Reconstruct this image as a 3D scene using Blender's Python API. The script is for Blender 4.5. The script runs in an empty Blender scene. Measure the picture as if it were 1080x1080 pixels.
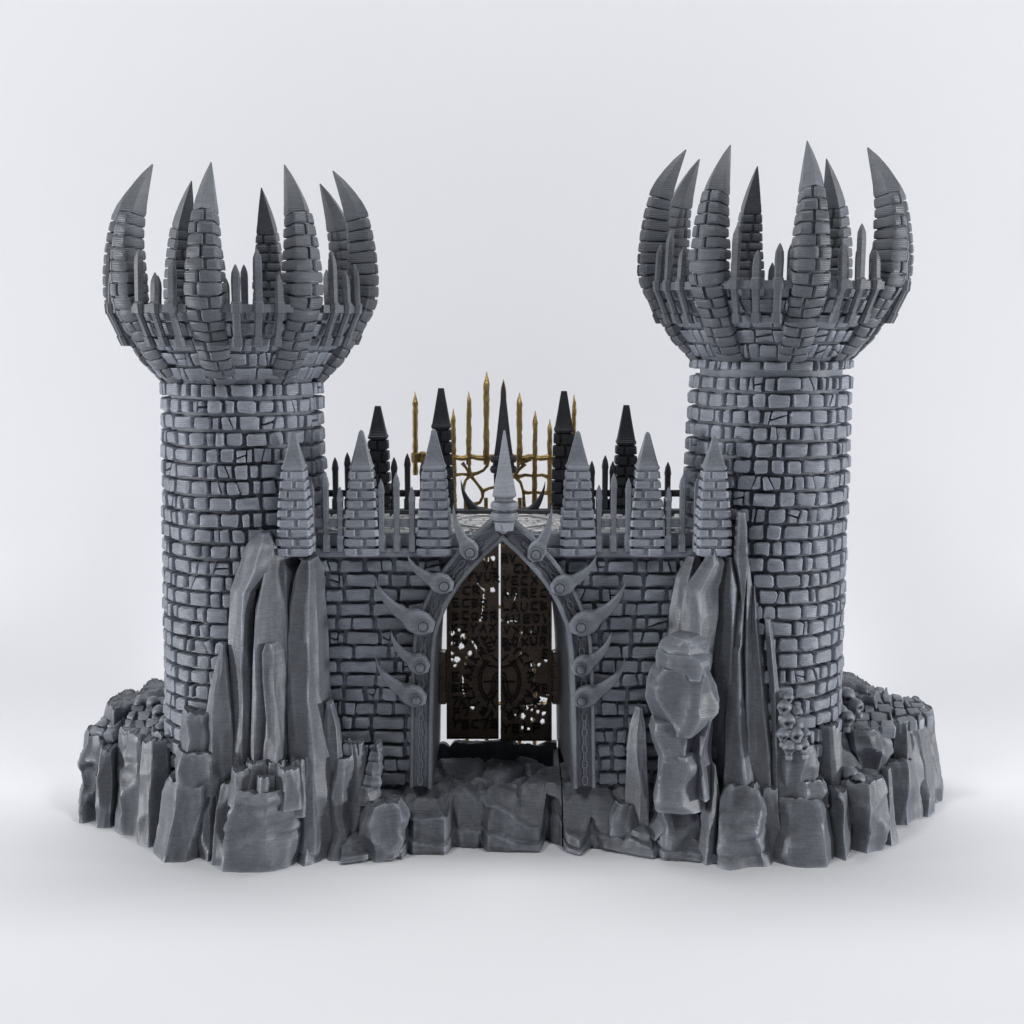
import bpy, math, random
import numpy as np
from mathutils import Vector, noise as mnoise

# ------------------------------------------------------------------ camera model
# reference frame of the measurements: 1080 x 1080, horizontal focal length F px
F = 1400.0
PITCH = math.radians(8.0)
CP, SP = math.cos(PITCH), math.sin(PITCH)
DIST = 14.0
CAM = (0.0, -DIST*CP, 5.34)

def W(px, py, Y):
    """point of the plane y=Y seen at (px,py)"""
    u = (px-540.0)/F; v = -(py-540.0)/F
    dy = CP + v*SP; dz = -SP + v*CP
    t = (Y-CAM[1])/dy
    return (u*t, Y, CAM[2]+dz*t)
def WX(px, py, Y): return W(px, py, Y)[0]
def WZ(py, Y): return W(540, py, Y)[2]
def groundY(py, z=0.0):
    v = -(py-540.0)/F
    dy = CP + v*SP; dz = -SP + v*CP
    t = (z-CAM[2])/dz
    return CAM[1]+dy*t
def PXU(py, Y):
    """units per pixel"""
    return WX(541, py, Y)

sc = bpy.context.scene
col = sc.collection

# ------------------------------------------------------------------ materials
def nodes_of(m):
    m.use_nodes = True
    nt = m.node_tree
    return nt, nt.nodes, nt.links, nt.nodes['Principled BSDF']

def plastic(name, c, rough=.5, layer=.018, bump=.35, vary=.22, edge=.5, streak=.5):
    m = bpy.data.materials.new(name)
    nt, N, L, b = nodes_of(m)
    tc = N.new('ShaderNodeTexCoord'); geo = N.new('ShaderNodeNewGeometry')
    # large mottling
    n1 = N.new('ShaderNodeTexNoise'); n1.inputs['Scale'].default_value = 2.2; n1.inputs['Detail'].default_value = 6
    L.new(tc.outputs['Object'], n1.inputs['Vector'])
    # horizontal print streaks: noise squeezed along z
    mp = N.new('ShaderNodeMapping'); mp.inputs['Scale'].default_value = (5, 5, 75)
    L.new(tc.outputs['Object'], mp.inputs['Vector'])
    n2 = N.new('ShaderNodeTexNoise'); n2.inputs['Scale'].default_value = 1.0; n2.inputs['Detail'].default_value = 3
    L.new(mp.outputs['Vector'], n2.inputs['Vector'])
    # fine speckle
    n3 = N.new('ShaderNodeTexNoise'); n3.inputs['Scale'].default_value = 38; n3.inputs['Detail'].default_value = 3
    L.new(tc.outputs['Object'], n3.inputs['Vector'])
    def mr(src, a, b_, lo, hi):
        r = N.new('ShaderNodeMapRange'); r.inputs[1].default_value = a; r.inputs[2].default_value = b_
        r.inputs[3].default_value = lo; r.inputs[4].default_value = hi
        L.new(src, r.inputs[0]); return r.outputs[0]
    def mul(a, b_):
        x = N.new('ShaderNodeMath'); x.operation = 'MULTIPLY'
        L.new(a, x.inputs[0])
        if isinstance(b_, float): x.inputs[1].default_value = b_
        else: L.new(b_, x.inputs[1])
        return x.outputs[0]
    f = mul(mr(n1.outputs[0], .3, .7, 1-vary, 1+vary), mr(n2.outputs[0], .3, .7, 1-vary*streak, 1+vary*streak))
    f = mul(f, mr(n3.outputs[0], .3, .7, .9, 1.1))
    # edge highlights painted into the colour of convex edges
    f2 = mul(f, mr(geo.outputs['Pointiness'], .50, .60, 1.0, 1.0+edge))
    rgb = N.new('ShaderNodeMix'); rgb.data_type = 'RGBA'; rgb.blend_type = 'MULTIPLY'; rgb.inputs[0].default_value = 1
    rgb.inputs[6].default_value = (*c, 1)
    cb = N.new('ShaderNodeCombineColor')
    for i in range(3): L.new(f2, cb.inputs[i])
    L.new(cb.outputs[0], rgb.inputs[7])
    # warm dusty pale flecks
    n4 = N.new('ShaderNodeTexNoise'); n4.inputs['Scale'].default_value = 60; n4.inputs['Detail'].default_value = 1
    L.new(tc.outputs['Object'], n4.inputs['Vector'])
    fl = mul(mr(n4.outputs[0], .66, .74, 0, 1), .35)
    mx = N.new('ShaderNodeMix'); mx.data_type = 'RGBA'
    L.new(fl, mx.inputs[0]); L.new(rgb.outputs[2], mx.inputs[6]); mx.inputs[7].default_value = (min(1, c[0]*2.6), min(1, c[1]*2.4), min(1, c[2]*2.1), 1)
    L.new(mx.outputs[2], b.inputs['Base Color'])
    b.inputs['Roughness'].default_value = rough
    b.inputs['Specular IOR Level'].default_value = .45
    # layer lines
    wv = N.new('ShaderNodeTexWave'); wv.wave_type = 'BANDS'; wv.bands_direction = 'Z'
    wv.inputs['Scale'].default_value = .314/layer; wv.inputs['Distortion'].default_value = .6
    wv.inputs['Detail'].default_value = 1; wv.inputs['Detail Scale'].default_value = .6
    L.new(tc.outputs['Object'], wv.inputs['Vector'])
    h = mul(wv.outputs['Fac'], mr(n1.outputs[0], .35, .65, .35, 1.0))
    ad = N.new('ShaderNodeMath'); ad.operation = 'ADD'
    L.new(h, ad.inputs[0]); L.new(mul(n2.outputs[0], .5), ad.inputs[1])
    ad2 = N.new('ShaderNodeMath'); ad2.operation = 'ADD'
    L.new(ad.outputs[0], ad2.inputs[0]); L.new(mul(n3.outputs[0], .5), ad2.inputs[1])
    bp = N.new('ShaderNodeBump'); bp.inputs['Strength'].default_value = bump; bp.inputs['Distance'].default_value = .012
    L.new(ad2.outputs[0], bp.inputs['Height']); L.new(bp.outputs[0], b.inputs['Normal'])
    return m

def metal(name, c, rough=.4, metallic=.8, vary=.3, scale=9, bump=.3):
    m = bpy.data.materials.new(name)
    nt, N, L, b = nodes_of(m)
    tc = N.new('ShaderNodeTexCoord')
    n = N.new('ShaderNodeTexNoise'); n.inputs['Scale'].default_value = scale; n.inputs['Detail'].default_value = 5
    L.new(tc.outputs['Object'], n.inputs['Vector'])
    r = N.new('ShaderNodeValToRGB')
    r.color_ramp.elements[0].position = .3; r.color_ramp.elements[1].position = .7
    r.color_ramp.elements[0].color = (*[x*(1-vary) for x in c], 1)
    r.color_ramp.elements[1].color = (*[min(1, x*(1+vary)) for x in c], 1)
    L.new(n.outputs[0], r.inputs[0]); L.new(r.outputs[0], b.inputs['Base Color'])
    b.inputs['Metallic'].default_value = metallic; b.inputs['Roughness'].default_value = rough
    n3 = N.new('ShaderNodeTexNoise'); n3.inputs['Scale'].default_value = 45; n3.inputs['Detail'].default_value = 2
    L.new(tc.outputs['Object'], n3.inputs['Vector'])
    wv = N.new('ShaderNodeTexWave'); wv.bands_direction = 'Z'; wv.inputs['Scale'].default_value = 20
    wv.inputs['Distortion'].default_value = 1.0
    L.new(tc.outputs['Object'], wv.inputs['Vector'])
    ad = N.new('ShaderNodeMath'); ad.operation = 'ADD'
    L.new(n3.outputs[0], ad.inputs[0]); L.new(wv.outputs['Fac'], ad.inputs[1])
    bp = N.new('ShaderNodeBump'); bp.inputs['Strength'].default_value = bump; bp.inputs['Distance'].default_value = .01
    L.new(ad.outputs[0], bp.inputs['Height']); L.new(bp.outputs[0], b.inputs['Normal'])
    return m

GREY = (.098, .107, .126)
M_BRICK = plastic('grey_brick_plastic', GREY, .46, bump=.35, edge=1.7)
M_ROCK = plastic('grey_rock_plastic', (.100, .108, .125), .46, bump=.17, vary=.2, edge=1.2, streak=.75)
M_TRIM = plastic('grey_trim_plastic', (.104, .113, .132), .44, bump=.3, edge=.8)
M_SHADED = plastic('shaded_grey_plastic', (.022, .024, .030), .55, bump=.4, edge=.5)  # the grey plastic darkened: shade on the back row painted into its colour
M_WALK_GLARE = plastic('glare_paving_plastic', (.34, .34, .345), .22, bump=.3, edge=.6)  # grey paving lightened: the walkway's glare painted into its colour
M_GOLD = metal('old_gold', (.42, .29, .105), .40, .6, .35, 16, .6)
M_BRONZE = metal('dark_bronze', (.20, .15, .118), .2, .45, .25, 9, .5)
M_RUNE = metal('blackened_bronze', (.012, .010, .009), .35, .5, .3, 20, .3)

# ------------------------------------------------------------------ mesh builder
class MB:
    def __init__(s): s.v = []; s.f = []
    def add(s, vs, fs):
        o = len(s.v); s.v.extend([tuple(map(float, p)) for p in vs]); s.f.extend([tuple(i+o for i in f) for f in fs])
    def loft(s, rings, cap0=True, cap1=True, closed=True):
        """rings: list of equal-length point lists"""
        n = len(rings[0]); vs = [p for r in rings for p in r]; fs = []
        m = n if closed else n-1
        for k in range(len(rings)-1):
            for i in range(m):
                j = (i+1) % n
                fs.append((k*n+i, k*n+j, (k+1)*n+j, (k+1)*n+i))
        if cap0: fs.append(tuple(range(n-1, -1, -1)))
        if cap1: fs.append(tuple((len(rings)-1)*n+i for i in range(n)))
        s.add(vs, fs)
    def box(s, a, b, ch=.0):
        (x0, y0, z0), (x1, y1, z1) = a, b
        c = ch
        if c <= 0:
            vs = [(x0,y0,z0),(x1,y0,z0),(x1,y1,z0),(x0,y1,z0),(x0,y0,z1),(x1,y0,z1),(x1,y1,z1),(x0,y1,z1)]
            s.add(vs, [(3,2,1,0),(4,5,6,7),(0,1,5,4),(1,2,6,5),(2,3,7,6),(3,0,4,7)])
        else:
            def ring(i, z): return [(x0+i,y0+c+i*0,z),(x0+c,y0+i,z),(x1-c,y0+i,z),(x1-i,y0+c,z),(x1-i,y1-c,z),(x1-c,y1-i,z),(x0+c,y1-i,z),(x0+i,y1-c,z)]
            s.loft([ring(c*.7, z0), ring(0, z0+c), ring(0, z1-c), ring(c*.7, z1)])
    def tube(s, pts, rads, n=8, cap=True):
        if not hasattr(rads, '__len__'): rads = [rads]*len(pts)
        P = [Vector(p) for p in pts]; rings = []; prev = None
        for i, p in enumerate(P):
            d = (P[min(i+1, len(P)-1)]-P[max(i-1, 0)]).normalized()
            if prev is None:
                a = Vector((0, 1, 0)) if abs(d.y) < .9 else Vector((1, 0, 0))
                u = d.cross(a).normalized()
            else:
                u = (prev - d*prev.dot(d)).normalized()
            prev = u; w = d.cross(u)
            rings.append([p+(u*math.cos(2*math.pi*k/n)+w*math.sin(2*math.pi*k/n))*rads[i] for k in range(n)])
        s.loft(rings, cap, cap)
    def lathe(s, c, prof, n=16, sx=1, sy=1, rot=0):
        rings = [[(c[0]+r*sx*math.cos(rot+2*math.pi*k/n), c[1]+r*sy*math.sin(rot+2*math.pi*k/n), z) for k in range(n)] for r, z in prof]
        s.loft(rings)
    def build(s, name, mat, parent=None, sharp=35, smooth=True):
        me = bpy.data.meshes.new(name)
        org = Vector((0, 0, 0))
        p = parent
        while p is not None:
            org += p.location; p = p.parent
        c = Vector((0, 0, 0))
        A = np.array(s.v, dtype=float)
        lo, hi = A.min(0), A.max(0)
        c = Vector(((lo[0]+hi[0])/2, (lo[1]+hi[1])/2, lo[2]))
        me.from_pydata([tuple(q) for q in (A-np.array(c))], [], s.f)
        me.validate()
        if smooth:
            me.polygons.foreach_set('use_smooth', [True]*len(me.polygons))
            me.set_sharp_from_angle(angle=math.radians(sharp))
        me.materials.append(mat)
        me.update()
        o = bpy.data.objects.new(name, me); col.objects.link(o)
        o.location = c - org
        if parent is not None: o.parent = parent
        if mat is M_SHADED: o['label'] = 'shade-darkened '+name.replace('_', ' ')
        return o

def thing(name, label, cat, loc, group=None):
    o = bpy.data.objects.new(name, None); col.objects.link(o)
    o.location = loc; o['label'] = label; o['category'] = cat
    o.empty_display_size = .3
    if group: o['group'] = group
    return o

# ------------------------------------------------------------------ bricks
def chamfer(poly, rnd, lo=.10, hi=.24):
    out = []; n = len(poly)
    for i in range(n):
        a, b, c = poly[i-1], poly[i], poly[(i+1) % n]
        la = math.hypot(a[0]-b[0], a[1]-b[1]); lc = math.hypot(c[0]-b[0], c[1]-b[1])
        k = rnd.uniform(lo, hi)*min(la, lc)
        out.append((b[0]+(a[0]-b[0])*k/max(la, 1e-6), b[1]+(a[1]-b[1])*k/max(la, 1e-6)))
        out.append((b[0]+(c[0]-b[0])*k/max(lc, 1e-6), b[1]+(c[1]-b[1])*k/max(lc, 1e-6)))
    return out
def resample(poly, step):
    out = []; n = len(poly)
    for i in range(n):
        a, b = poly[i], poly[(i+1) % n]
        L = math.hypot(b[0]-a[0], b[1]-a[1]); k = max(1, int(round(L/step)))
        for j in range(k): out.append((a[0]+(b[0]-a[0])*j/k, a[1]+(b[1]-a[1])*j/k))
    return out
def clip(poly, p, n, off):
    """keep the side where (q-p).n > off"""
    out = []; m = len(poly)
    d = [(q[0]-p[0])*n[0]+(q[1]-p[1])*n[1]-off for q in poly]
    for i in range(m):
        j = (i+1) % m
        if d[i] >= 0: out.append(poly[i])
        if (d[i] >= 0) != (d[j] >= 0):
            t = d[i]/(d[i]-d[j]); out.append((poly[i][0]+(poly[j][0]-poly[i][0])*t, poly[i][1]+(poly[j][1]-poly[i][1])*t))
    return out
def area(poly): return .5*sum(poly[i-1][0]*poly[i][1]-poly[i][0]*poly[i-1][1] for i in range(len(poly)))

def brick(mb, fn, poly, h, rnd, ins=.016, step=.085, base=-.08):
    if len(poly) < 3 or abs(area(poly)) < .0006: return
    if area(poly) < 0: poly = poly[::-1]
    poly = [(p[0]+rnd.uniform(-.005, .005), p[1]+rnd.uniform(-.005, .005)) for p in resample(chamfer(poly, rnd, .06, .2), step)]
    cx = sum(p[0] for p in poly)/len(poly); cy = sum(p[1] for p in poly)/len(poly)
    tilt = (rnd.uniform(-.05, .05), rnd.uniform(-.05, .05))
    def ring(i, hh, jit=0):
        out = []
        for p in poly:
            dx, dy = p[0]-cx, p[1]-cy; L = math.hypot(dx, dy)+1e-6
            k = max(0.2, 1-i/L)
            out.append(fn(cx+dx*k, cy+dy*k, hh+dx*tilt[0]+dy*tilt[1]+rnd.uniform(-jit, jit)))
        return out
    rings = [ring(0, base), ring(0, h*.55, .003), ring(ins*.45, h*.88, .003), ring(ins*1.25, h, .003)]
    n = len(poly); vs = [p for r in rings for p in r]; fs = []
    for k in range(3):
        for i in range(n):
            j = (i+1) % n; fs.append((k*n+i, k*n+j, (k+1)*n+j, (k+1)*n+i))
    vs.append(fn(cx, cy, h*1.02)); c = 4*n
    for i in range(n): fs.append((3*n+i, 3*n+(i+1) % n, c))
    mb.add(vs, fs)

def brickfield(mb, fn, u0, u1, rows, wmean, rnd, h=.05, gap=.02, crack=.35, keep=None, trim=None, wrap=False):
    """rows of bricks over the (u,v) sheet fn maps to space"""
    for (v0, v1) in rows:
        u = u0 - (0 if wrap else rnd.uniform(0, wmean*.9))
        off = rnd.uniform(0, wmean) if wrap else 0
        widths = []
        tot = 0
        while tot < (u1-u):
            q = rnd.random()
            w = wmean*(rnd.uniform(.45, .7) if q < .28 else rnd.uniform(.8, 1.15) if q < .7 else rnd.uniform(1.2, 1.55))
            widths.append(w); tot += w
        if wrap:
            s = (u1-u0)/tot; widths = [w*s for w in widths]; u += off
        for w in widths:
            a, b = u+gap/2, u+w-gap/2; u += w
            if not wrap:
                a = max(a, u0+gap/2); b = min(b, u1-gap/2)
                if b-a < .03: continue
            if keep and not keep((a+b)/2, (v0+v1)/2, a, b): continue
            if trim:
                a, b = trim(a, b, v0, v1)
                if b-a < .04: continue
            j = lambda s_: rnd.uniform(-s_, s_)
            g2 = gap/2
            poly = [(a+j(.008), v0+g2+j(.009)), (b+j(.008), v0+g2+j(.009)), (b+j(.008), v1-g2+j(.009)), (a+j(.008), v1-g2+j(.009))]
            hh = h*rnd.uniform(.75, 1.12)
            if rnd.random() < crack and (b-a) > .1:
                pieces = [poly]
                for ci in range(rnd.choice([1, 1, 2])):
                    ang = rnd.uniform(-.45, .45) + (math.pi/2 if ci else 0)
                    nrm = (math.cos(ang), math.sin(ang))
                    pieces.sort(key=lambda q: -abs(area(q)))
                    q = pieces.pop(0)
                    gx, gy = sum(t[0] for t in q)/len(q), sum(t[1] for t in q)/len(q)
                    p = (gx+rnd.uniform(-.25, .25)*(b-a)*(1 if not ci else .3), gy)
                    A = clip(q, p, nrm, .006); B_ = clip(q, p, (-nrm[0], -nrm[1]), .006)
                    pieces += [x for x in (A, B_) if len(x) > 2]
                for q in pieces: brick(mb, fn, q, hh*rnd.uniform(.7, 1.05), rnd, .010)
            else:
                brick(mb, fn, poly, hh, rnd)

def block(mb, fn, poly, t0, t1, rnd, c=.25):
    """closed prism in the (u,v,t) space of fn, edges rounded"""
    if area(poly) < 0: poly = poly[::-1]
    poly = chamfer(poly, rnd, .12, .2)
    cx = sum(p[0] for p in poly)/len(poly); cy = sum(p[1] for p in poly)/len(poly)
    H = t1-t0
    def ring(k, t): return [fn(cx+(p[0]-cx)*k, cy+(p[1]-cy)*k, t+rnd.uniform(-.04, .04)*H) for p in poly]
    mb.loft([ring(.94, t0), ring(.985, t0+c*.5*H), ring(1.0, t0+c*H), ring(1.0, t1-c*H), ring(.985, t1-c*.5*H), ring(.93, t1)])

# ------------------------------------------------------------------ rocks
def interp(rows, z):
    return np.interp(z, [r[0] for r in rows], [r[1] for r in rows]), np.interp(z, [r[0] for r in rows], [r[2] for r in rows])

def rock(mb, rows, Yf, dep, seed, amp=.10, elong=2.0, sites=36, planes=7, top='flat', sit=True, rough=.008, dz=.03, lean=0.0, steps=0.0, nth=84):
    """chiselled rock. rows: (py, left px, right px) of its outline as measured, Yf: its front, dep: half depth"""
    rng = np.random.default_rng(seed)
    Yc = Yf+dep
    R = []
    for py, a, b in rows:
        z = WZ(py, Yf+dep*.15)
        xa, xb = WX(a, py, Yf+dep*.7), WX(b, py, Yf+dep*.7)
        R.append((z, (xa+xb)/2, (xb-xa)/2))
    R.sort()
    zlo = 0.0 if sit else R[0][0]
    if sit and R[0][0] > .01: R = [(0.0, R[0][1], R[0][2])]+R
    zhi = R[-1][0]
    nz = max(6, int((zhi-zlo)/dz))
    zs = np.linspace(zlo, zhi, nz)
    cx, hw = interp(R, zs)
    th = np.linspace(0, 2*np.pi, nth, endpoint=False)
    hmax = hw.max()
    rel = (hw/hmax)
    # polygonal section with flats that drift along the height
    ang = (np.arange(planes)+rng.uniform(-.35, .35, planes))*2*np.pi/planes
    d0 = rng.uniform(.80, 1.0, planes)
    soft = .35 if top == 'flat' else 1.0
    if top == 'flat': d0 = .5*d0+.5*.93
    drift = rng.uniform(-.22, .22, planes)*soft; wob = rng.uniform(-.09, .09, (planes, 3))*soft; ph = rng.uniform(0, 6.28, (planes, 3))
    tz = (zs-zlo)/max(zhi-zlo, 1e-6)
    rad = np.full((nz, nth), 9.0)
    for k in range(planes):
        a = ang[k]+drift[k]*(tz-.5)*1.6
        d = d0[k]+sum(wob[k, q]*np.sin(ph[k, q]+tz*(2.2+2.6*q)) for q in range(3))
        c = np.cos(th[None, :]-a[:, None])
        rad = np.minimum(rad, np.where(c > .08, d[:, None]/np.maximum(c, .08), 9))
    rad = np.minimum(rad, 1.25 if top != 'flat' else 1.10)
    X = rad*np.cos(th)[None, :]; Yy = rad*np.sin(th)[None, :]
    # facets: lower envelope of tilted paraboloids round random sites
    EL = min(elong, 1.25) if top == 'flat' else elong
    px, pyy, pz = X*hmax, Yy*dep, np.repeat(zs[:, None], nth, 1)/EL
    if top == 'flat': sites = int(np.clip(36*(hmax+dep)*.5*(zhi-zlo)/.2, 24, 80)); G_ = None
    S = np.stack([rng.uniform(-1.1, 1.1, sites)*hmax, rng.uniform(-1.1, 1.1, sites)*dep, rng.uniform(zlo, zhi, sites)/EL], 1)
    G = rng.normal(0, .75, (sites, 3)); C = rng.uniform(-.1, .1, sites)
    fac = np.full(px.shape, 1e9); fac2 = np.full(px.shape, -1e9)
    for k in range(sites):
        dx, dy, dzz = px-S[k, 0], pyy-S[k, 1], pz-S[k, 2]
        q = dx*dx+dy*dy+dzz*dzz
        lin = G[k, 0]*dx+G[k, 1]*dy+G[k, 2]*dzz
        fac = np.minimum(fac, q*.75/max(hmax, .12)+lin+C[k])
    fac = np.clip((fac-fac.mean())/(fac.std()+1e-6), -2.2, 1.8)
    k = 1+amp*fac*.42*(1.35 if top == 'flat' and hmax > .22 else 1.0)
    if steps > 0:
        nst = int(rng.integers(3, 6)); lv = np.sort(rng.uniform(.1, .95, nst))
        for l in lv:
            w = .03+.02*rng.random()
            shift = .06*np.sin(th*2+rng.uniform(0, 6))+.03*np.sin(th*5+rng.uniform(0, 6))
            k -= steps*np.exp(-((tz[:, None]-l-shift[None, :])/w)**2)
    X = X*k; Yy = Yy*k
    # keep the measured outline
    mx, mn = X.max(1), X.min(1)
    X = (X-(mx+mn)[:, None]/2)/((mx-mn)/2)[:, None]
    ky = np.minimum(1.0, .35+.65*rel**.8) if top != 'flat' else np.maximum(.75, rel)
    if top == 'flat':
        rnd_ = 1-.06*np.clip((tz-1+.05/max(zhi-zlo, .1))/(.05/max(zhi-zlo, .1)), 0, 1)**2
        X = X*rnd_[:, None]; Yy = Yy*rnd_[:, None]
    GX = cx[:, None]+X*hw[:, None]
    GY = Yc+Yy*dep*ky[:, None]+lean*(zs[:, None]-zlo)
    GZ = np.repeat(zs[:, None], nth, 1)
    # craggy noise
    for i in range(nz):
        for j in range(0, nth):
            n = mnoise.noise(Vector((GX[i, j]*9, GY[i, j]*9, GZ[i, j]*3.2+seed)))+.5*mnoise.noise(Vector((GX[i, j]*24, GY[i, j]*24, GZ[i, j]*9)))
            GX[i, j] += rough*n*math.cos(th[j]); GY[i, j] += rough*n*math.sin(th[j])
    if top == 'flat':   # broken rim: the top edge rises and falls
        rim = np.array([mnoise.noise(Vector((math.cos(t)*2.2+seed, math.sin(t)*2.2, 1.7)))+.8*round(mnoise.noise(Vector((math.cos(t)*3.1, math.sin(t)*3.1, seed*.7)))*2)/2 for t in th])
        fade = np.clip((tz-.55)/.45, 0, 1)[:, None]
        GZ += rim[None, :]*.022*fade
    rings = [list(zip(GX[i], GY[i], GZ[i])) for i in range(nz)]
    if top == 'flat':
        c0 = np.array([GX[-1].mean(), GY[-1].mean(), GZ[-1].mean()])
        for f in (.975, .93, .86, .74, .62, .5, .38, .26, .14):
            rr = []
            for j in range(nth):
                x = c0[0]+(GX[-1, j]-c0[0])*f; y = c0[1]+(GY[-1, j]-c0[1])*f; z = c0[2]+(GZ[-1, j]-c0[2])*f
                v = mnoise.voronoi(Vector((x*6.5, y*6.5, seed)))[0]
                e = min(1, (v[1]-v[0])*4)
                z += .012*(f > .96)+(.022*e-.012)+.012*mnoise.noise(Vector((x*20, y*20, seed)))
                rr.append((x, y, z))
            rings.append(rr)
    mb.loft(rings, True, True)

def onerock(parent, rows, Yf, dep, seed, name='rock', **k):
    k['amp'] = k.get('amp', .1)*1.5
    mb = MB(); rock(mb, rows, Yf, dep, seed, **k)
    return mb.build(name, M_ROCK, parent, sharp=24)

def cobbles(parent, quad, rnd, n_u, n_v, name='paving_stones', h=.045):
    """irregular slabs over a sloping patch given by four 3-D corners (u along, v across)"""
    A, B, C_, D = [Vector(q) for q in quad]
    mb = MB()
    nrm = (B-A).cross(D-A).normalized()
    if nrm.z < 0: nrm = -nrm
    def fn(u, v, hh):
        p = A.lerp(B, u).lerp(D.lerp(C_, u), v)
        return p+nrm*hh
    LU = (B-A).length; LV = (D-A).length
    def fn2(u, v, hh): return fn(u/LU, v/LV, hh)
    rows = []; v = 0
    for i in range(n_v):
        w = LV/n_v; rows.append((v, v+w)); v += w
    for (v0, v1) in rows:
        u = 0
        while u < LU-.02:
            w = LU/n_u*rnd.uniform(.6, 1.4); b = min(LU, u+w)
            if LU-b < .06: b = LU
            j = lambda: rnd.uniform(-.025, .025)
            poly = [(u+.012+j(), v0+.012+j()), (b-.012+j(), v0+.012+j()), (b-.012+j(), v1-.012+j()), (u+.012+j(), v1-.012+j())]
            m = ((u+b)/2, (v0+v1)/2)
            brick(mb, fn2, poly, h*rnd.uniform(.6, 1.2), rnd, .014, .06)
            u = b
    return mb.build(name, M_ROCK, parent)

# ------------------------------------------------------------------ skulls
_sk = {}
def skull_mesh():
    if 'm' in _sk: return _sk['m']
    mb = MB(); n = 20; m = 14; rings = []
    for i in range(m+1):
        t = math.pi*i/m; r = []
        for j in range(n):
            a = 2*math.pi*j/n
            d = Vector((math.sin(t)*math.cos(a), math.sin(t)*math.sin(a), -math.cos(t)))
            k = 1.0
            p = Vector((d.x*.82, d.y*1.0, d.z*.95))
            if d.z < -.15 and d.y < .2: p.x *= .72; p.y *= .92
            for sx in (-1, 1):
                e = (d-Vector((sx*.38, -.88, -.1)).normalized()).length
                k -= .8*math.exp(-(e/.34)**4)
            e = (d-Vector((0, -.8, -.52)).normalized()).length
            k -= .5*math.exp(-(e/.17)**2)
            p *= k
            r.append((p.x, p.y, p.z))
        rings.append(r)
    mb.loft(rings)
    mb.box((-.36, -.86, -1.25), (.36, -.2, -.74), .08)
    me = bpy.data.meshes.new('skull'); me.from_pydata(mb.v, [], mb.f); me.validate()
    me.polygons.foreach_set('use_smooth', [True]*len(me.polygons)); me.materials.append(M_ROCK)
    _sk['m'] = me; return me
def skull(parent, px, py, Y, s, rz, rx=0):
    o = bpy.data.objects.new('skull', skull_mesh()); col.objects.link(o)
    o.parent = parent; o.location = Vector(W(px, py, Y))-parent.location
    o.scale = (s*1.12,)*3; o.rotation_euler = (rx, 0, rz)
    return o

# ------------------------------------------------------------------ the setting
def backdrop():
    mb = MB(); X = 60; prof = []
    YB, RAD = 4.3, 2.7
    prof.append((-40.0, 0.0)); prof.append((-8, 0)); prof.append((YB-RAD, 0.0))
    for i in range(1, 33):
        a = math.pi/2*i/32
        prof.append((YB-RAD+RAD*math.sin(a), RAD-RAD*math.cos(a)))
    prof.append((YB, 13.5))
    vs = []; fs = []
    for (y, z) in prof: vs += [(-X, y, z), (X, y, z)]
    for i in range(len(prof)-1): fs.append((2*i, 2*i+1, 2*i+3, 2*i+2))
    mb.add(vs, fs)
    m = bpy.data.materials.new('seamless_paper'); nt, N, L, b = nodes_of(m)
    tc = N.new('ShaderNodeTexCoord'); n = N.new('ShaderNodeTexNoise'); n.inputs['Scale'].default_value = .3
    L.new(tc.outputs['Object'], n.inputs['Vector'])
    r = N.new('ShaderNodeValToRGB')
    r.color_ramp.elements[0].color = (.795, .803, .835, 1); r.color_ramp.elements[1].color = (.805, .813, .845, 1)
    L.new(n.outputs[0], r.inputs[0]); L.new(r.outputs[0], b.inputs['Base Color'])
    b.inputs['Roughness'].default_value = 1.0; b.inputs['Specular IOR Level'].default_value = 0.0
    o = mb.build('backdrop', m, None, sharp=60)
    o['kind'] = 'structure'
    o['label'] = 'plain pale grey seamless paper sweep under and behind the castle'
    o['category'] = 'backdrop'
backdrop()

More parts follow.
